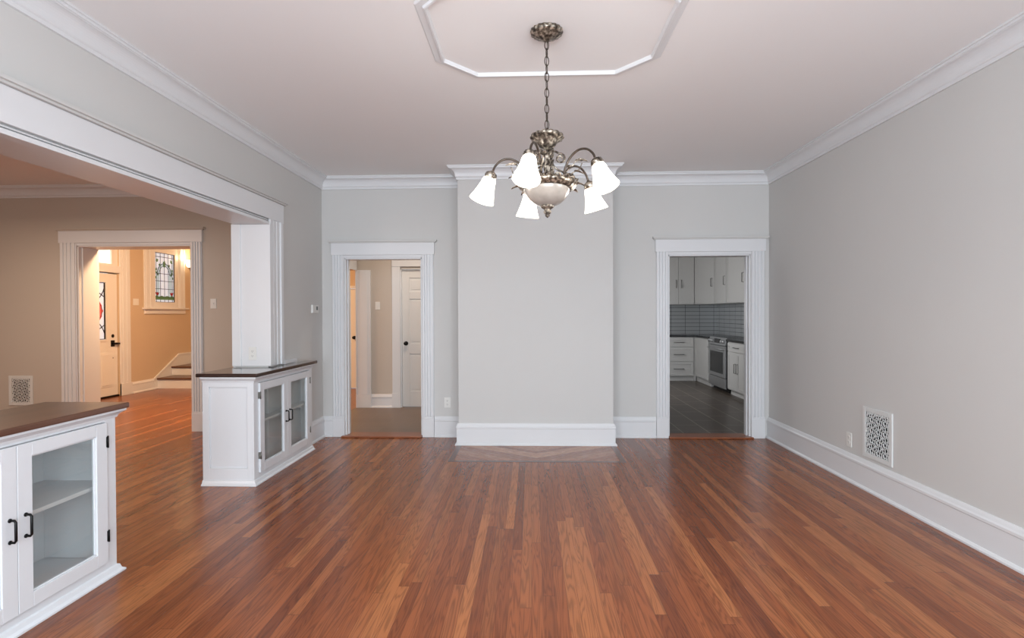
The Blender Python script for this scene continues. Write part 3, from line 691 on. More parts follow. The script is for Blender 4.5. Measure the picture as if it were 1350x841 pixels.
# ------------------------------------------------------------------ colonnade cabinets
def pull(e, x, y, z0, z1):
    k = MB().tube([(x, y, z0), (x + 0.022, y, z0), (x + 0.028, y, z0 + 0.008), (x + 0.028, y, z1 - 0.008), (x + 0.022, y, z1), (x, y, z1)], 0.0055, 8)
    k.lathe([(0.009, 0), (0.009, 0.004), (0.005, 0.006)], (x, y, z0), (1, 0, 0), 12).lathe([(0.009, 0), (0.009, 0.004), (0.005, 0.006)], (x, y, z1), (1, 0, 0), 12)
    return k.build('handle', M['black'], e)
def colonnade(yend, d, tj, length, back, label, topmat):
    XF = -2.262; Y = lambda t: yend + d * t
    ZT = 0.888
    e = empty('display_cabinet', (-2.45, Y(0.3), 0), label, 'cabinet')
    wallx = WL + 0.001
    b = MB()
    # face frame (door side)
    b.box(XF - 0.02, XF, Y(0), Y(0.075), 0, ZT).box(XF - 0.02, XF, Y(1.108), Y(length), 0, ZT)
    b.box(XF - 0.02, XF, Y(0.075), Y(1.108), 0, 0.082).box(XF - 0.02, XF, Y(0.075), Y(1.108), 0.832, ZT)
    # end panel: stiles, rails, recessed field
    b.box(XF - 0.055, XF - 0.02, Y(0), Y(0.018), 0, ZT).box(back, back + 0.055, Y(0), Y(0.018), 0, ZT)
    b.box(back + 0.055, XF - 0.055, Y(0), Y(0.018), 0, 0.14).box(back + 0.055, XF - 0.055, Y(0), Y(0.018), 0.805, ZT)
    b.box(back + 0.05, XF - 0.05, Y(0.0145), Y(0.0175), 0.13, 0.81)
    b.box(back + 0.018, XF - 0.02, Y(0.0182), Y(0.024), 0.083, ZT - 0.011)
    fr = 0.008
    for a0, a1, z0, z1 in ((back + .055, back + .063, .14, .805), (XF - .063, XF - .055, .14, .805), (back + .055, XF - .055, .14, .148), (back + .055, XF - .055, .797, .805)):
        b.box(a0, a1, Y(0.009), Y(0.0145), z0, z1)
    # parlor side back, wall-side back, inner walls, bottom
    b.box(back, back + 0.018, Y(0.018), Y(tj - 0.027), 0, ZT)
    b.box(wallx, wallx + 0.008, Y(tj - 0.02), Y(length), 0, ZT)
    b.box(wallx + 0.008, XF - 0.02, Y(length - 0.018), Y(length), 0, ZT)
    b.box(back + 0.018, XF - 0.02, Y(0.018), Y(tj - 0.03), 0.068, 0.082).box(wallx + 0.008, XF - 0.02, Y(tj - 0.03), Y(length - 0.018), 0.068, 0.082)
    b.box(back + 0.018, wallx, Y(tj - 0.027), Y(tj - 0.013), 0, ZT)
    b.box(back + 0.018, XF - 0.02, Y(0.018), Y(tj - 0.03), ZT - 0.01, ZT - 0.002)
    b.build('body', M['cab'], e, 0.002)
    # crown under counter
    path = [(back, Y(0)), (XF, Y(0)), (XF, Y(length))] if d > 0 else [(XF, Y(length)), (XF, Y(0)), (back, Y(0))]
    cpz = [(0, 0.845), (0.006, 0.845), (0.010, 0.858), (0.026, 0.872), (0.036, 0.878), (0.036, 0.889), (0, 0.889)]
    bsz = [(0, 0.001), (0.030, 0.001), (0.030, 0.010), (0.016, 0.020), (0.010, 0.040), (0, 0.044)]
    mm = MB(); [mm.sweep(cpz, path, i) for i in range(2)]; mm.build('cornice', M['cab'], e)
    mm = MB(); [mm.sweep(bsz, path, i) for i in range(2)]; mm.build('base_moulding', M['cab'], e)
    # countertop
    ov = 0.05
    poly = [(XF + ov, Y(-0.045)), (XF + ov, Y(length + 0.03)), (WL + 0.036, Y(length + 0.03)), (WL + 0.036, Y(tj + 0.003)), (WL, Y(tj - 0.014)), (back - 0.03, Y(tj - 0.026)), (back - 0.03, Y(-0.045))]
    MB().prism(poly, 0.890, 0.920).build('countertop', topmat, e, 0.007)
    MB().box(back + 0.02, XF - 0.022, Y(0.020), Y(tj - 0.032), 0.485, 0.505).box(wallx + 0.01, XF - 0.022, Y(tj - 0.032), Y(length - 0.02), 0.485, 0.505).build('shelf', M['cab'], e, 0.001)
    # doors
    for k, (t0, t1, hs) in enumerate(((0.078, 0.590, 0), (0.593, 1.105, 1))):
        x0, x1 = XF - 0.004, XF + 0.016
        z0, z1 = 0.086, 0.829; st = 0.072
        dr = MB().box(x0, x1, Y(t0), Y(t0 + st), z0, z1).box(x0, x1, Y(t1 - st), Y(t1), z0, z1).box(x0, x1, Y(t0 + st), Y(t1 - st), z0, z0 + st - 0.005).box(x0, x1, Y(t0 + st), Y(t1 - st), z1 - st + 0.012, z1)
        for a0, a1, c0, c1 in ((t0 + st, t0 + st + .007, z0 + st - .005, z1 - st + .012), (t1 - st - .007, t1 - st, z0 + st - .005, z1 - st + .012), (t0 + st, t1 - st, z0 + st - .005, z0 + st + .002), (t0 + st, t1 - st, z1 - st + .005, z1 - st + .012)):
            dr.box(x0, x0 + 0.012, Y(a0), Y(a1), c0, c1)
        do = dr.build('door', M['cab'], e, 0.002)
        B(x0 + 0.004, x0 + 0.007, Y(t0 + st), Y(t1 - st), z0 + st - 0.005, z1 - st + 0.012).build('glass_pane', M['glass'], do)
        ty = (t1 - 0.036) if hs == 0 else (t0 + 0.036)
        pull(do, x1, Y(ty), 0.42, 0.515)
        hy = t0 if hs == 0 else t1
        for hz in (0.20, 0.70):
            s_ = 1 if hs == 0 else -1
            MB().box(XF, XF + 0.019, Y(hy - 0.008), Y(hy + 0.008), hz, hz + 0.055).tube([(XF + 0.020, Y(hy), hz - 0.004), (XF + 0.020, Y(hy), hz + 0.059)], 0.0045, 8).build('hinge', M['black'] if d < 0 else M['steelpin'], do)
    return e
ce = colonnade(4.410, 1, OY1 - 4.410, 1.195, -2.690, 'white glass-door cabinet under the pillar, with glossy espresso top, farther of the two', M['top_dark'])
MB().box(WL + 0.002, WL + 0.03, 5.185, 5.46, 0.921, 0.958).build('back_rail', M['trim'], ce, 0.002)
colonnade(2.915, -1, 2.915 - OY0, 1.195, -2.665, 'white glass-door cabinet with worn brown wooden top, nearest, cut by the left edge', M['top_brown'])

# ------------------------------------------------------------------ grilles, plates
def frame_fn(origin, nx, ux):
    """map local (a right, b up, c out) to world"""
    o = Vector(origin); n = Vector(nx); u = Vector(ux); z = Vector((0, 0, 1))
    return lambda a, b, c: o + u * a + z * b + n * c
def lbox(mb, fn, a0, a1, b0, b1, c0, c1):
    vs = [fn(a, b, c) for c in (c0, c1) for a, b in ((a0, b0), (a1, b0), (a1, b1), (a0, b1))]
    return mb.add(vs, [(3, 2, 1, 0), (4, 5, 6, 7), (0, 1, 5, 4), (1, 2, 6, 5), (2, 3, 7, 6), (3, 0, 4, 7)])
def grille(origin, n, u, w, h, label):
    fn = frame_fn(origin, n, u)
    e = empty('vent_grille', Vector(origin), label, 'vent grille')
    hw, hh, bd = w / 2, h / 2, 0.036
    m_ = MB()
    for a in ((-hw, -hw + bd, -hh, hh), (hw - bd, hw, -hh, hh), (-hw + bd, hw - bd, -hh, -hh + bd), (-hw + bd, hw - bd, hh - bd, hh)): lbox(m_, fn, *a, 0.001, 0.012)
    m_.build('frame', M['grille'], e, 0.003)
    lbox(MB(), fn, -hw + bd - 0.004, hw - bd + 0.004, -hh + bd - 0.004, hh - bd + 0.004, 0.0008, 0.002).build('duct_shade_sheet', M['ductshade'], e)  # flat sheet on the wall, its black stands for the shade in the duct
    # scrollwork lattice
    iw, ih = w - 2 * bd, h - 2 * bd
    nx_, ny_ = 7, 8
    sx_, sy_ = iw / nx_, ih / ny_
    s_ = MB()
    c = 0.007; r = 0.0036
    for i in range(nx_):
        for j in range(ny_):
            a0, b0 = -iw / 2 + (i + .5) * sx_, -ih / 2 + (j + .5) * sy_
            rx, ry = sx_ * 0.36, sy_ * 0.36
            if (i + j) % 2 == 0:
                s_.tube([fn(a0 + rx * math.cos(t), b0 + ry * math.sin(t), c) for t in [k / 10 * 2 * PI for k in range(10)]], r, 5, True)
                for q in range(4):
                    t = PI / 4 + q * PI / 2
                    s_.tube([fn(a0 + rx * math.cos(t) * .9, b0 + ry * math.sin(t) * .9, c), fn(a0 + sx_ * .55 * (1 if math.cos(t) > 0 else -1), b0 + sy_ * .55 * (1 if math.sin(t) > 0 else -1), c)], r, 5)
            else:
                sg = 1 if (i % 2) else -1
                s_.tube([fn(a0 - sg * sx_ * .5, b0 - sy_ * .18, c), fn(a0 - sg * sx_ * .2, b0 - sy_ * .32, c), fn(a0, b0, c), fn(a0 + sg * sx_ * .2, b0 + sy_ * .32, c), fn(a0 + sg * sx_ * .5, b0 + sy_ * .18, c)], r, 5)
                s_.tube([fn(a0 - sx_ * .1 * sg, b0 + sy_ * .5, c), fn(a0 + sx_ * .22 * sg, b0, c), fn(a0 - sx_ * .1 * sg, b0 - sy_ * .5, c)], r, 5)
    for i in range(1, 12): s_.tube([fn(-iw / 2, -ih / 2 + i * ih / 12, c), fn(-iw / 2 + 0.016, -ih / 2 + i * ih / 12, c)], r, 5).tube([fn(iw / 2, -ih / 2 + i * ih / 12, c), fn(iw / 2 - 0.016, -ih / 2 + i * ih / 12, c)], r, 5)
    for sg in (-1, 1): s_.tube([fn(sg * (iw / 2 - 0.016), -ih / 2, c), fn(sg * (iw / 2 - 0.016), ih / 2, c)], r * .8, 5)
    for i in range(1, 10): s_.tube([fn(-iw / 2 + i * iw / 10, -ih / 2, c), fn(-iw / 2 + i * iw / 10, -ih / 2 + 0.016, c)], r, 5).tube([fn(-iw / 2 + i * iw / 10, ih / 2, c), fn(-iw / 2 + i * iw / 10, ih / 2 - 0.016, c)], r, 5)
    s_.build('scrollwork', M['grille'], e)
grille((WR, 4.283, 0.457), (-1, 0, 0), (0, 1, 0), 0.357, 0.395, 'white scrollwork vent grille low on the right wall above the baseboard')
grille((-6.19, PY, 0.485), (0, -1, 0), (1, 0, 0), 0.30, 0.36, 'white scrollwork vent grille low on the wall of the room at left')

def outlet(origin, n, u, label, w=0.072, h=0.118):
    fn = frame_fn(origin, n, u); e = empty('wall_outlet', Vector(origin), label, 'outlet')
    lbox(MB(), fn, -w / 2, w / 2, -h / 2, h / 2, 0.0005, 0.006).build('cover_plate', M['plastic'], e, 0.002)
    for b in (-0.021, 0.021):
        r = MB(); pts = [(0.017 * math.cos(t) if abs(math.sin(t)) < .9 else 0.017 * math.cos(t), 0.014 * math.sin(t) + b) for t in [k / 12 * 2 * PI for k in range(12)]]
        r.prism(pts, 0.006, 0.0085, fn); ro = r.build('receptacle', M['plastic'], e)
        s = MB(); lbox(s, fn, -0.007, -0.0045, b - 0.004, b + 0.006, 0.0085, 0.009); lbox(s, fn, 0.0045, 0.007, b - 0.004, b + 0.006, 0.0085, 0.009); lbox(s, fn, -0.002, 0.002, b - 0.011, b - 0.007, 0.0085, 0.009)
        s.build('slots', M['screen'], ro)
def switch(origin, n, u, label, w=0.072, h=0.118):
    fn = frame_fn(origin, n, u); e = empty('light_switch', Vector(origin), label, 'light switch')
    lbox(MB(), fn, -w / 2, w / 2, -h / 2, h / 2, 0.0005, 0.006).build('cover_plate', M['plastic'], e, 0.002)
    s = MB(); s.prism([(-.006, -.012), (.006, -.012), (.006, .012), (-.006, .012)], 0.006, 0.014, fn); s.build('toggle', M['plastic'], e)
outlet((WR, 4.66, 0.34), (-1, 0, 0), (0, 1, 0), 'white duplex outlet on the right wall beside the vent grille')
outlet((-0.95, D, 0.39), (0, -1, 0), (1, 0, 0), 'white duplex outlet between hall doorway and chimney breast')
outlet((-2.515, OY1 - 0.012, 1.045), (0, -1, 0), (1, 0, 0), 'white duplex outlet on the white pillar above the espresso countertop')
switch((-3.80, PY, 1.53), (0, -1, 0), (1, 0, 0), 'white light switch on the wall right of the foyer doorway')
switch((-2.285, HB, 1.52), (0, -1, 0), (1, 0, 0), 'white light switch on the hall wall left of the white door')
switch((FX, 9.67, 1.63), (1, 0, 0), (0, -1, 0), 'wide white switch plate between the front door and leaded window', w=0.14)
# thermostat
te = empty('thermostat', (WL, 5.98, 1.46), 'small white thermostat with grey display on the wall above the espresso countertop', 'thermostat')
tf = frame_fn((WL, 5.97, 1.455), (1, 0, 0), (0, 1, 0))
lbox(MB(), tf, -0.085, 0.085, -0.045, 0.045, 0.0005, 0.022).build('housing', M['plastic'], te, 0.005)
lbox(MB(), tf, 0.01, 0.055, -0.012, 0.028, 0.022, 0.0235).build('display', M['screen'], te)

# ------------------------------------------------------------------ kitchen
BX = 3.37; BYF = 11.40   # cabinet faces
def kpull(e, pts): MB().tube(pts, 0.007, 6).build('handle', M['nickel'], e)
def door_face_y(e, x0, x1, z0, z1, y, name='door'):
    r = 0.05
    return MB().box(x0, x1, y - 0.012, y - 0.001, z0, z1).box(x0, x0 + r, y - 0.02, y - 0.012, z0, z1).box(x1 - r, x1, y - 0.02, y - 0.012, z0, z1).box(x0 + r, x1 - r, y - 0.02, y - 0.012, z0, z0 + r).box(x0 + r, x1 - r, y - 0.02, y - 0.012, z1 - r, z1).build(name, M['kitchen_cab'], e, 0.001)
def door_face_x(e, y0, y1, z0, z1, x, name='door'):
    r = 0.05
    return MB().box(x - 0.012, x - 0.001, y0, y1, z0, z1).box(x - 0.02, x - 0.012, y0, y0 + r, z0, z1).box(x - 0.02, x - 0.012, y1 - r, y1, z0, z1).box(x - 0.02, x - 0.012, y0 + r, y1 - r, z0, z0 + r).box(x - 0.02, x - 0.012, y0 + r, y1 - r, z1 - r, z1).build(name, M['kitchen_cab'], e, 0.001)
e = empty('base_cabinet', (3.02, 11.7, 0), 'white kitchen base cabinet with three stacked drawers on the back wall', 'cabinet')
MB().box(2.62, 3.335, BYF, KYB - 0.005, 0.09, 0.90).box(2.62, 3.335, BYF + 0.03, KYB - 0.005, 0, 0.09).build('body', M['kitchen_cab'], e)
for z0, z1 in ((0.70, 0.885), (0.40, 0.69), (0.105, 0.39)):
    d_ = door_face_y(e, 2.66, 3.325, z0, z1, BYF, 'drawer'); zc = (z0 + z1) / 2
    kpull(d_, [(2.93, BYF - 0.02, zc), (2.93, BYF - 0.05, zc), (3.13, BYF - 0.05, zc), (3.13, BYF - 0.02, zc)])
e = empty('base_cabinet', (3.7, 11.3, 0), 'white kitchen corner base cabinet left of the steel range', 'cabinet')
MB().box(3.337, BX + 0.01, BYF, KYB - 0.005, 0.0, 0.90).box(BX, KX1 - 0.005, 10.53, KYB - 0.005, 0.09, 0.90).box(BX + 0.03, KX1 - 0.005, 10.53, KYB - 0.01, 0, 0.09).build('body', M['kitchen_cab'], e)
d_ = door_face_x(e, 10.56, 11.36, 0.11, 0.885, BX)
e = empty('base_cabinet', (3.7, 9.1, 0), 'white kitchen base cabinet with one drawer and two doors right of the steel range', 'cabinet')
MB().box(BX, KX1 - 0.005, 8.66, 9.53, 0.09, 0.90).box(BX + 0.05, KX1 - 0.005, 8.66, 9.53, 0, 0.09).build('body', M['kitchen_cab'], e)
d_ = door_face_x(e, 8.68, 9.50, 0.745, 0.885, BX, 'drawer'); kpull(d_, [(BX - .02, 9.0, .815), (BX - .05, 9.0, .815), (BX - .05, 9.2, .815), (BX - .02, 9.2, .815)])
for a, b, hy in ((8.68, 9.085, 9.045), (9.09, 9.50, 9.13)):
    d_ = door_face_x(e, a, b, 0.11, 0.735, BX); kpull(d_, [(BX - .02, hy, .40), (BX - .05, hy, .40), (BX - .05, hy, .55), (BX - .02, hy, .55)])
ct = MB().prism([(2.6, BYF - 0.03), (BX - 0.03, BYF - 0.03), (BX - 0.03, 10.52), (KX1 - 0.004, 10.52), (KX1 - 0.004, KYB - 0.004), (2.6, KYB - 0.004)], 0.902, 0.94)
tag(ct.build('countertop', M['counter'], None, 0.003), 'black L-shaped kitchen countertop in the corner behind the range', 'countertop')
tag(B(BX - 0.03, KX1 - 0.004, 8.65, 9.56, 0.902, 0.94).build('countertop', M['counter'], None, 0.003), 'black kitchen countertop section right of the steel range', 'countertop')
trim(B(1.16, KX1 - 0.004, KYB - 0.008, KYB, 0.942, 1.58), M['backsplash'])
trim(B(KX1 - 0.008, KX1, 8.3, KYB - 0.008, 0.942, 1.58), M['backsplash_r'])
# range
e = empty('range', (3.7, 10.04, 0), 'stainless steel range with black oven window between the kitchen cabinets', 'range')
ry0, ry1, rx = 9.60, 10.49, 3.345
MB().box(rx + 0.03, KX1 - 0.03, ry0, ry1, 0.06, 0.925).box(rx + 0.09, KX1 - 0.03, ry0 + .03, ry1 - .03, 0, 0.06).build('body', M['steeldark'], e)
B(rx + 0.03, KX1 - 0.03, ry0, ry1, 0.926, 0.94).build('cooktop', M['ovenglass'], e, 0.003)
cpn = MB().prism([(rx - 0.005, 0.82), (rx + 0.04, 0.82), (rx + 0.04, 0.955), (rx + 0.025, 0.955)], ry0 + 0.003, ry1 - 0.003, lambda a, b, c: (a, c, b)).build('control_panel', M['steel'], e, 0.003)
B(rx - 0.002, rx + 0.02, 9.88, 10.16, 0.855, 0.93).build('clock_display', M['ovenglass'], cpn)
for y in (9.67, 9.78, 10.25, 10.35, 10.43): MB().lathe([(0.030, 0), (0.028, 0.03), (0.022, 0.036), (0.001, 0.037)], (rx + 0.006, y, 0.885), (-1, 0, 0.2), 16).build('burner_knob', M['steel'], cpn)
od = MB().box(rx, rx + 0.03, ry0 + .005, ry1 - .005, 0.255, 0.81).build('oven_door', M['steel'], e, 0.004)
B(rx - 0.004, rx, ry0 + .12, ry1 - .10, 0.32, 0.70).build('oven_window', M['ovenglass'], od)
MB().tube([(rx, ry0 + .06, .755), (rx - .045, ry0 + .06, .755), (rx - .045, ry1 - .06, .755), (rx, ry1 - .06, .755)], 0.011, 8).build('oven_handle', M['steel'], od)
B(rx + 0.002, rx + 0.03, ry0 + .005, ry1 - .005, 0.07, 0.245).build('warming_drawer', M['steel'], e, 0.003)
# wall cabinets
UZ0, UZ1 = 1.57, 2.66
UF = 11.70; UXF = 3.65
e = empty('wall_cabinet', (3.1, 11.9, UZ0), 'white two-door wall cabinet above the drawers on the kitchen back wall', 'wall cabinet')
B(2.765, 3.432, UF, KYB - 0.01, UZ0, UZ1).build('body', M['kitchen_cab'], e)
for a, b, hx in ((2.77, 3.096, 3.05), (3.102, 3.425, 3.16)):
    d_ = door_face_y(e, a, b, UZ0 + .01, UZ1 - .01, UF); kpull(d_, [(hx, UF - .02, 1.92), (hx, UF - .05, 1.92), (hx, UF - .05, 2.08), (hx, UF - .02, 2.08)])
e = empty('wall_cabinet', (3.75, 11.6, UZ0), 'white angled corner wall cabinet between the two kitchen walls', 'wall cabinet')
MB().prism([(3.45, KYB - 0.01), (3.45, UF), (UXF, 11.02), (KX1 - .01, 11.02), (KX1 - .01, KYB - 0.01)], UZ0, UZ1).build('body', M['kitchen_cab'], e)
_a = Vector((3.455, UF, 0)); _b = Vector((UXF, 11.03, 0)); _d = (_b - _a).normalized(); _n = Vector((_d.y, -_d.x, 0))
if _n.x > 0: _n = -_n
cf = frame_fn(_a + _n * 0.001, _n, _d); L_ = (_b - _a).length
dm = MB(); lbox(dm, cf, 0.005, L_ - 0.005, UZ0 + .01, UZ1 - .01, 0, 0.012)
for q in ((0.005, .055, UZ0 + .01, UZ1 - .01), (L_ - .055, L_ - .005, UZ0 + .01, UZ1 - .01), (.055, L_ - .055, UZ0 + .01, UZ0 + .06), (.055, L_ - .055, UZ1 - .06, UZ1 - .01)): lbox(dm, cf, *q, 0.012, 0.02)
d_ = dm.build('door', M['kitchen_cab'], e, 0.001)
kpull(d_, [tuple(cf(L_ - .08, z, c)) for z, c in ((1.92, .02), (1.92, .05), (2.08, .05), (2.08, .02))])
for a, b, hy, lab in ((10.37, 11.01, 10.44, 'white narrow wall cabinet beside the angled corner cabinet on the kitchen side wall'), (9.45, 10.36, 9.53, 'white wall cabinet nearest the doorway, above the steel range')):
    e = empty('wall_cabinet', (3.8, (a + b) / 2, UZ0), lab, 'wall cabinet')
    B(UXF, KX1 - .01, a, b, UZ0, UZ1).build('body', M['kitchen_cab'], e)
    d_ = door_face_x(e, a + .005, b - .005, UZ0 + .01, UZ1 - .01, UXF); kpull(d_, [(UXF - .02, hy, 1.92), (UXF - .05, hy, 1.92), (UXF - .05, hy, 2.08), (UXF - .02, hy, 2.08)])

# ------------------------------------------------------------------ chandelier
def leaf(mb, p, dirv, up, L_, W_, curl=0.3):
    d = Vector(dirv).normalized(); u = Vector(up); s = d.cross(u).normalized(); u = s.cross(d).normalized()
    n = 6; top = []; bot = []
    outline = [(0, 0.10), (0.18, 0.55), (0.30, 0.38), (0.45, 0.95), (0.58, 0.55), (0.75, 0.62), (1.0, 0.0)]
    for t, wd in outline:
        c = Vector(p) + d * (t * L_) + u * (-(t ** 2) * curl * L_)
        top.append((c + s * wd * W_ + u * 0.004, c + u * 0.0, c - s * wd * W_ + u * 0.004))
    vs = []; fs = []
    for a, b, c in top: vs += [a, b, c]
    for a, b, c in top: vs += [a - u * 0.0025, b - u * 0.003, c - u * 0.0025]
    k = len(top)
    for i in range(k - 1):
        for j in range(2):
            q = (i * 3 + j, i * 3 + j + 1, (i + 1) * 3 + j + 1, (i + 1) * 3 + j); fs.append(q); fs.append(tuple(x + 3 * k for x in q)[::-1])
        for j in (0, 2): fs.append((i * 3 + j, (i + 1) * 3 + j, (i + 1) * 3 + j + 3 * k, i * 3 + j + 3 * k))
    mb.add(vs, fs, False)
def smooth(pts, n=5):
    out = []
    P = [Vector(p) for p in pts]; P = [P[0] * 2 - P[1]] + P + [P[-1] * 2 - P[-2]]
    for i in range(1, len(P) - 2):
        for k in range(n):
            t = k / n; a, b, c, d = P[i - 1], P[i], P[i + 1], P[i + 2]
            out.append(0.5 * ((2 * b) + (c - a) * t + (2 * a - 5 * b + 4 * c - d) * t * t + (3 * b - a - 3 * c + d) * t ** 3))
    out.append(P[-2]); return out
def chandelier():
    cx, cy = 0.092, 3.04
    e = empty('chandelier', (cx, cy, H), 'five-light antique bronze chandelier with lit frosted bell shades hanging from the ceiling', 'chandelier')
    O = lambda r, a, z: Vector((cx + r * math.sin(a), cy - r * math.cos(a), z))
    MB().lathe([(0.086, H - 0.0005), (0.088, H - 0.012), (0.084, H - 0.022), (0.070, H - 0.030), (0.050, H - 0.040), (0.026, H - 0.048), (0.014, H - 0.060), (0.001, H - 0.062)], (cx, cy, 0), None, 72, (18, 0.035)).build('canopy', M['bronze'], e)
    # chain
    ch = MB(); z = H - 0.055; k = 0
    while z > 2.392:
        L_, W_ = 0.052, 0.011
        pts = []
        for q in range(12):
            t = 2 * PI * q / 12; a, b = W_ * math.cos(t), (L_ / 2) * math.sin(t)
            pts.append((cx + (a if k % 2 == 0 else a * .35), cy + (a * .35 if k % 2 == 0 else a), z - L_ / 2 + b))
        ch.tube(pts, 0.0027, 6, True); z -= L_ - 0.0085; k += 1
    ch.tube([(cx + 0.004, cy, H - 0.06), (cx - 0.004, cy, 2.7), (cx + 0.003, cy, 2.385)], 0.0022, 6)
    ch.build('chain', M['armbronze'], e)
    # top crown dish
    MB().lathe([(0.010, 2.394), (0.020, 2.384), (0.034, 2.378), (0.086, 2.374), (0.092, 2.364), (0.088, 2.356), (0.070, 2.348), (0.052, 2.334), (0.046, 2.318), (0.036, 2.308), (0.016, 2.304), (0.001, 2.303)], (cx, cy, 0), None, 72, (14, 0.04)).build('crown_dish', M['bronze'], e)
    MB().lathe([(0.012, 2.306), (0.013, 2.294), (0.026, 2.284), (0.026, 2.272), (0.012, 2.262), (0.010, 2.240), (0.018, 2.222), (0.021, 2.200), (0.016, 2.172), (0.010, 2.150), (0.013, 2.138), (0.026, 2.126), (0.030, 2.112), (0.050, 2.100), (0.110, 2.092), (0.112, 2.086), (0.001, 2.084)], (cx, cy, 0), None, 48, (8, 0.07)).build('column', M['bronze'], e)
    # rim gallery
    rim = MB().lathe([(0.112, 2.108), (0.128, 2.112), (0.150, 2.104), (0.158, 2.094), (0.150, 2.082), (0.134, 2.070), (0.120, 2.066), (0.112, 2.078)], (cx, cy, 0), None, 96, (24, 0.02))
    for k in range(20):
        a = 2 * PI * k / 20
        rim.tube([O(0.150 + 0.020 * math.cos(t), a + 0.11 * math.sin(t), 2.096 + 0.014 * math.cos(t * 1.0)) for t in [q / 10 * 2 * PI for q in range(10)]], 0.0042, 6, True)
        rim.lathe([(0.001, -0.009), (0.007, -0.006), (0.009, 0), (0.007, 0.006), (0.001, 0.009)], tuple(O(0.140, a + PI / 20, 2.108)), None, 10)
    rim.build('rim_band', M['bronze'], e)
    # leaf ornaments on the rim
    lf = MB()
    for k in range(10):
        a = 2 * PI * (k + .3) / 10
        leaf(lf, O(0.140, a, 2.098), O(0.2, a, 0) - O(0, a, 0) + Vector((0, 0, 0.02)), (0, 0, 1), 0.058, 0.018, 0.35)
    lf.build('rim_leaves', M['bronze'], e)
    MB().lathe([(0.124, 2.080), (0.121, 2.062), (0.112, 2.040), (0.096, 2.017), (0.074, 1.998), (0.048, 1.985), (0.020, 1.978), (0.001, 1.977)], (cx, cy, 0), None, 64).build('glass_bowl', M['bowl'], e)
    MB().lathe([(0.030, 1.984), (0.034, 1.974), (0.026, 1.966), (0.014, 1.960), (0.020, 1.950), (0.018, 1.940), (0.010, 1.932), (0.012, 1.924), (0.001, 1.914)], (cx, cy, 0), None, 32, (8, 0.08)).build('finial', M['bronze'], e)
    lights = []
    # scrolls around the column
    a0 = -math.radians(18)
    for k in range(5):
        a = a0 + math.radians(72 * k)
        s_ = MB(); b = a + math.radians(36)
        def spiral(rc, zc, r0, turns, ph, sg):
            return [O(rc + (r0 * (1 - 0.62 * q / 22)) * math.cos(ph + sg * turns * 2 * PI * q / 22), b, zc + (r0 * (1 - 0.62 * q / 22)) * math.sin(ph + sg * turns * 2 * PI * q / 22)) for q in range(23)]
        s_.tube(smooth([O(0.016, b, 2.262), O(0.040, b, 2.284), O(0.066, b, 2.272)]) + spiral(0.072, 2.244, 0.028, 1.3, PI / 2, -1), 0.0055, 6)
        s_.tube(smooth([O(0.062, b, 2.105), O(0.095, b, 2.125), O(0.088, b, 2.165), O(0.052, b, 2.185), O(0.030, b, 2.215), O(0.034, b, 2.240)]), 0.0055, 6)
        s_.tube(spiral(0.058, 2.140, 0.024, 1.2, 0, 1), 0.005, 6)
        s_.build('scroll', M['bronze'], e)
        # arm
        pts = smooth([O(0.112, a, 2.090), O(0.108, a, 2.120), O(0.118, a, 2.168), O(0.148, a, 2.215), O(0.195, a, 2.243), O(0.245, a, 2.239), O(0.283, a, 2.207), O(0.300, a, 2.168)], 6)
        ar = MB().tube(pts, 0.0062, 8).build('arm', M['armbronze'], e)
        # twig with leaves
        tw_ = MB(); c_ = a + math.radians(20)
        tw_.tube(smooth([O(0.118, a, 2.105), O(0.15, a + .10, 2.135), O(0.185, a + .16, 2.150), O(0.20, a + .2, 2.185)], 4), 0.003, 6)
        tw_.tube(smooth([O(0.118, a, 2.14), O(0.15, a + .12, 2.175), O(0.170, a + .16, 2.205)], 4), 0.003, 6)
        rad = O(1, a + .3, 0) - O(0, a, 0)
        leaf(tw_, O(0.165, a + .16, 2.200), rad + Vector((0, 0, 0.25)), (0, 0, 1), 0.062, 0.026, 0.4)
        leaf(tw_, O(0.160, a + .14, 2.145), rad + Vector((0, 0, -0.1)), (0, 0, 1), 0.055, 0.024, 0.3)
        leaf(tw_, O(0.130, a + .05, 2.165), O(1, a - .8, 0) - O(0, a, 0) + Vector((0, 0, .2)), (0, 0, 1), 0.045, 0.018, 0.3)
        tw_.build('leaf_sprig', M['bronze'], ar)
        # socket + shade, tilted outwards
        ax = (O(math.sin(math.radians(20)), a, 0) - O(0, a, 0)) + Vector((0, 0, -math.cos(math.radians(20))))
        p = O(0.300, a, 2.173)
        MB().lathe([(0.008, -0.006), (0.014, 0.0), (0.030, 0.010), (0.034, 0.026), (0.029, 0.038), (0.025, 0.042)], tuple(p), tuple(ax), 28, (12, 0.04)).build('socket', M['bronze'], ar)
        MB().open_lathe([(0.026, 0.036), (0.034, 0.042), (0.038, 0.054), (0.041, 0.075), (0.048, 0.105), (0.057, 0.135), (0.066, 0.160), (0.070, 0.170)], tuple(p), tuple(ax), 36, 0.003).build('glass_shade', M['shade'], e)
        q = p + ax * 0.135
        MB().lathe([(0.012, 0.045), (0.014, 0.07), (0.024, 0.10), (0.026, 0.115), (0.018, 0.132), (0.001, 0.138)], tuple(p), tuple(ax), 20).build('bulb', M['bulb'], e)
        lights.append(point('chandelier_bulb_light', tuple(p + ax * 0.12), 19.0, (1.0, 0.95, 0.90), 0.03))
    tilt = math.radians(-5.5); pv = Vector((0, 0, 2.385 - H))
    Mt = Matrix.Translation(pv) @ Matrix.Rotation(tilt, 4, 'X') @ Matrix.Translation(-pv)
    for c in e.children:
        if not c.name.startswith(('canopy', 'chain')): c.matrix_basis = Mt
    for l in lights:
        l.location = e.location + (Mt @ (l.location - e.location))
chandelier()

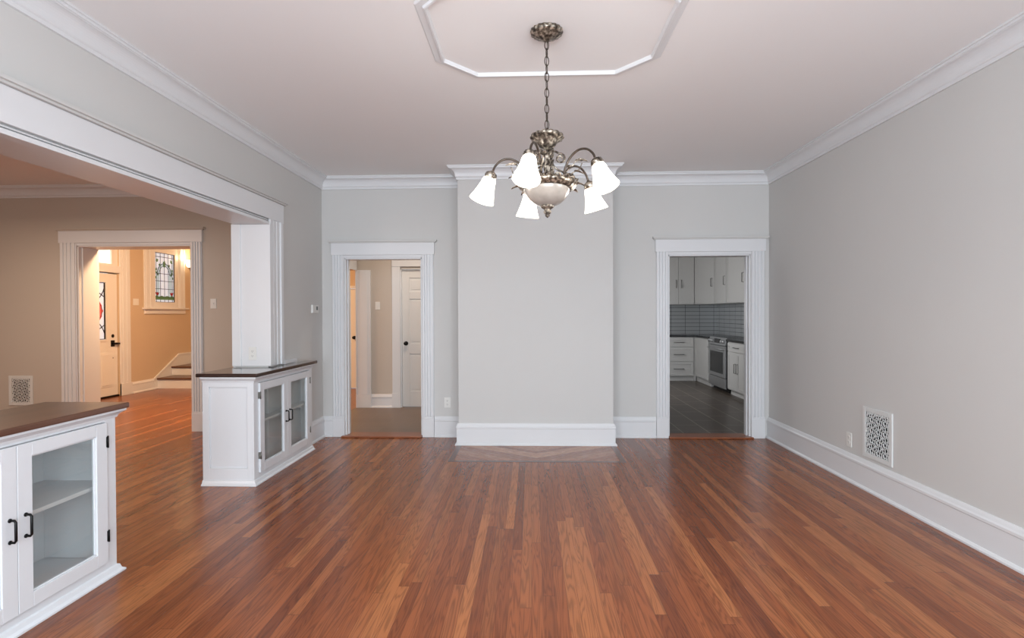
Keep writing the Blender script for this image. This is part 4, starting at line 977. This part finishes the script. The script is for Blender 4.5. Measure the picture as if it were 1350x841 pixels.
# windows behind the camera: frames
for i, (a, b) in enumerate(((-1.9, -0.8), (-0.42, 0.68), (1.05, 2.15))):
    e = empty('window_%d' % (i + 3), ((a + b) / 2, YF, 0.6), kind='structure')
    f = MB().box(a, a + 0.05, YF - 0.1, YF - 0.05, 0.6, 2.5).box(b - 0.05, b, YF - 0.1, YF - 0.05, 0.6, 2.5).box(a + .05, b - .05, YF - 0.1, YF - 0.05, 0.6, 0.66).box(a + .05, b - .05, YF - 0.1, YF - 0.05, 2.44, 2.5).box(a + .05, b - .05, YF - 0.1, YF - 0.05, 1.52, 1.57)
    f.build('window_frame', M['trim'], e)
